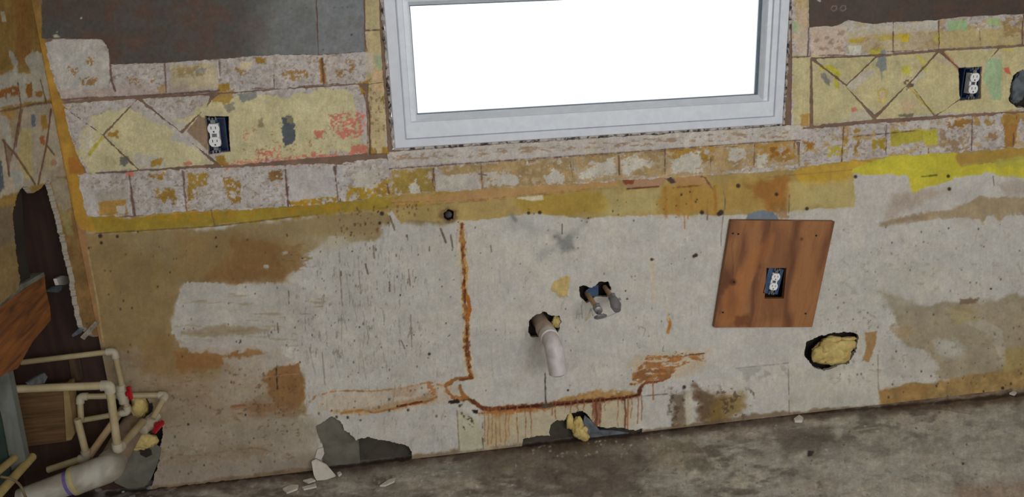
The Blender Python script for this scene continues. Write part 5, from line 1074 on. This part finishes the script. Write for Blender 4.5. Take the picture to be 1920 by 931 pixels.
slab('tar_paper', [P(x, y, .03) for x, y in [(238, 745), (300, 750), (305, 800), (250, 830)]], (0, .004, 0), M_DFELT, 'dark tar paper behind the corner pipe opening', 'tar paper')
slab('hole_shade', [P(x, y, -.0125) for x, y in [(262, 840), (272, 836), (284, 842), (286, 852), (274, 858), (262, 852)]], (0, .003, 0), M_DARK, 'black plate painting the shade of a hole in the grey torn tar paper at the corner', 'hole shade')  # dark plate added to paint the black of a hole
# torn wallboard edge along the corner
w = MB()
tp = [(112, 384), (118, 402), (124, 430), (127, 462), (131, 486), (137, 500), (140, 530), (144, 560), (150, 590), (158, 604)]
for k, dx in enumerate((-3.5, 1.0)):
    w.tube([P(x + dx, y, -.012 + .006 * k) + Vector((r.uniform(-.0015, .0015), 0, 0)) for x, y in tp], [r.uniform(.0025, .0048) for _ in tp], 7)
o = w.build('torn_edge', M_GYP, wall_left, True)
slab('wallboard_shard', [P(x, y, -.09) for x, y in [(150, 632), (178, 602), (184, 608), (158, 637)]], (0, .01, 0), M_GYP, 'thin tan shard jutting from the torn corner edge', 'chip')
slab('wallboard_shard', [P(x, y, -.08) for x, y in [(134, 628), (156, 608), (164, 606), (152, 624), (136, 632)]], (0, .008, 0), M_BGREY, 'short pale shard left of the tan corner shard', 'chip')
slab('insulation_scrap', [PX(x, y, XL - .06) for x, y in [(106, 522), (118, 516), (132, 518), (136, 528), (122, 534), (110, 534)]], (-.01, 0, 0), M_PLASTER, 'white scrap stuck in the dark corner cavity', 'scrap')
slab('insulation_scrap', [PX(x, y, XL - .06) for x, y in [(88, 546), (104, 536), (126, 534), (110, 548)]], (-.01, 0, 0), M_BGREY, 'grey scrap below the white one in the corner cavity', 'scrap')
slab('insulation_scrap', [PX(x, y, XL - .06) for x, y in [(54, 716), (66, 708), (84, 698), (90, 706), (84, 718), (60, 721)]], (-.01, 0, 0), M_BGREY, 'grey scrap above the long cream pipe in the cavity', 'scrap')
slab('orange_stud', [P(x, y, .02) for x, y in [(128, 672), (150, 672), (156, 712), (134, 714)]], (0, .03, 0), M_STUD, 'brown stud face seen between the cream pipes', 'stud')
# rubble on the floor by the corner
r = random.Random(9)
for k in range(26):
    p = PZ(r.uniform(165, 330), r.uniform(900, 935), 0)
    s_ = r.uniform(.005, .013); o = blob('rubble_piece', (p.x, p.y, s_ * .45), (s_, s_ * .8, s_ * .6), .3, 100 + k, M_GRAVEL, None, 2)
    tag(o, 'small grey rubble crumb on the floor under the drain', 'rubble', 'rubble crumbs under the drain pipe')

# ------------------------------------------------------------------ chips of wallboard on the floor
def fchip(label, pts, th=.006):
    q = [PZ(x, y, .001) for x, y in pts]
    return tag(MB().prism(q, (0, 0, th)).build('wallboard_chip', M_PLASTER, bevel=.0008), label, 'chip')
q = [(584, 866), (592, 862), (612, 872), (622, 884), (630, 896), (612, 908), (594, 906), (588, 890)]
a = []
for (x, y) in q:
    t = (910 - y) / 48.0; a.append(P(x, y, -.075 + .055 * t))
for p in a: p.z = max(p.z, .002)
tag(MB().prism(a, (0, .006, .002)).build('wallboard_chip', M_PLASTER, bevel=.0008), 'large white wallboard flake leaning on the wall foot', 'chip')
tag(MB().prism([P(x, y, -.006) for x, y in [(595, 842), (606, 838), (608, 850), (602, 862), (590, 858)]], (0, .005, 0)).build('wallboard_chip', M_PLASTER, bevel=.0008), 'small white flake stuck at the left edge of the grey hole', 'chip')
fchip('flat pale chip left of the leaning flake', [(530, 918), (545, 910), (560, 911), (558, 918), (538, 926)])
fchip('flat pale chip just in front of the leaning flake', [(566, 915), (592, 908), (594, 914), (570, 919)])
fchip('thin pale sliver against the leaning flake', [(568, 902), (585, 898), (592, 902), (578, 907)])
fchip('small cube-like chip right of the leaning flake', [(632, 889), (638, 886), (641, 890), (635, 894)], .008)
fchip('lone pale chip further right on the open floor', [(712, 912), (730, 900), (742, 897), (740, 904), (722, 912)])
fchip('white chip at the wall foot right of the mould stain', [(1488, 788), (1498, 781), (1506, 786), (1504, 792), (1490, 792)], .01)
fchip('white chip at the wall foot near the right edge', [(1892, 739), (1900, 735), (1906, 738), (1902, 742)], .008)
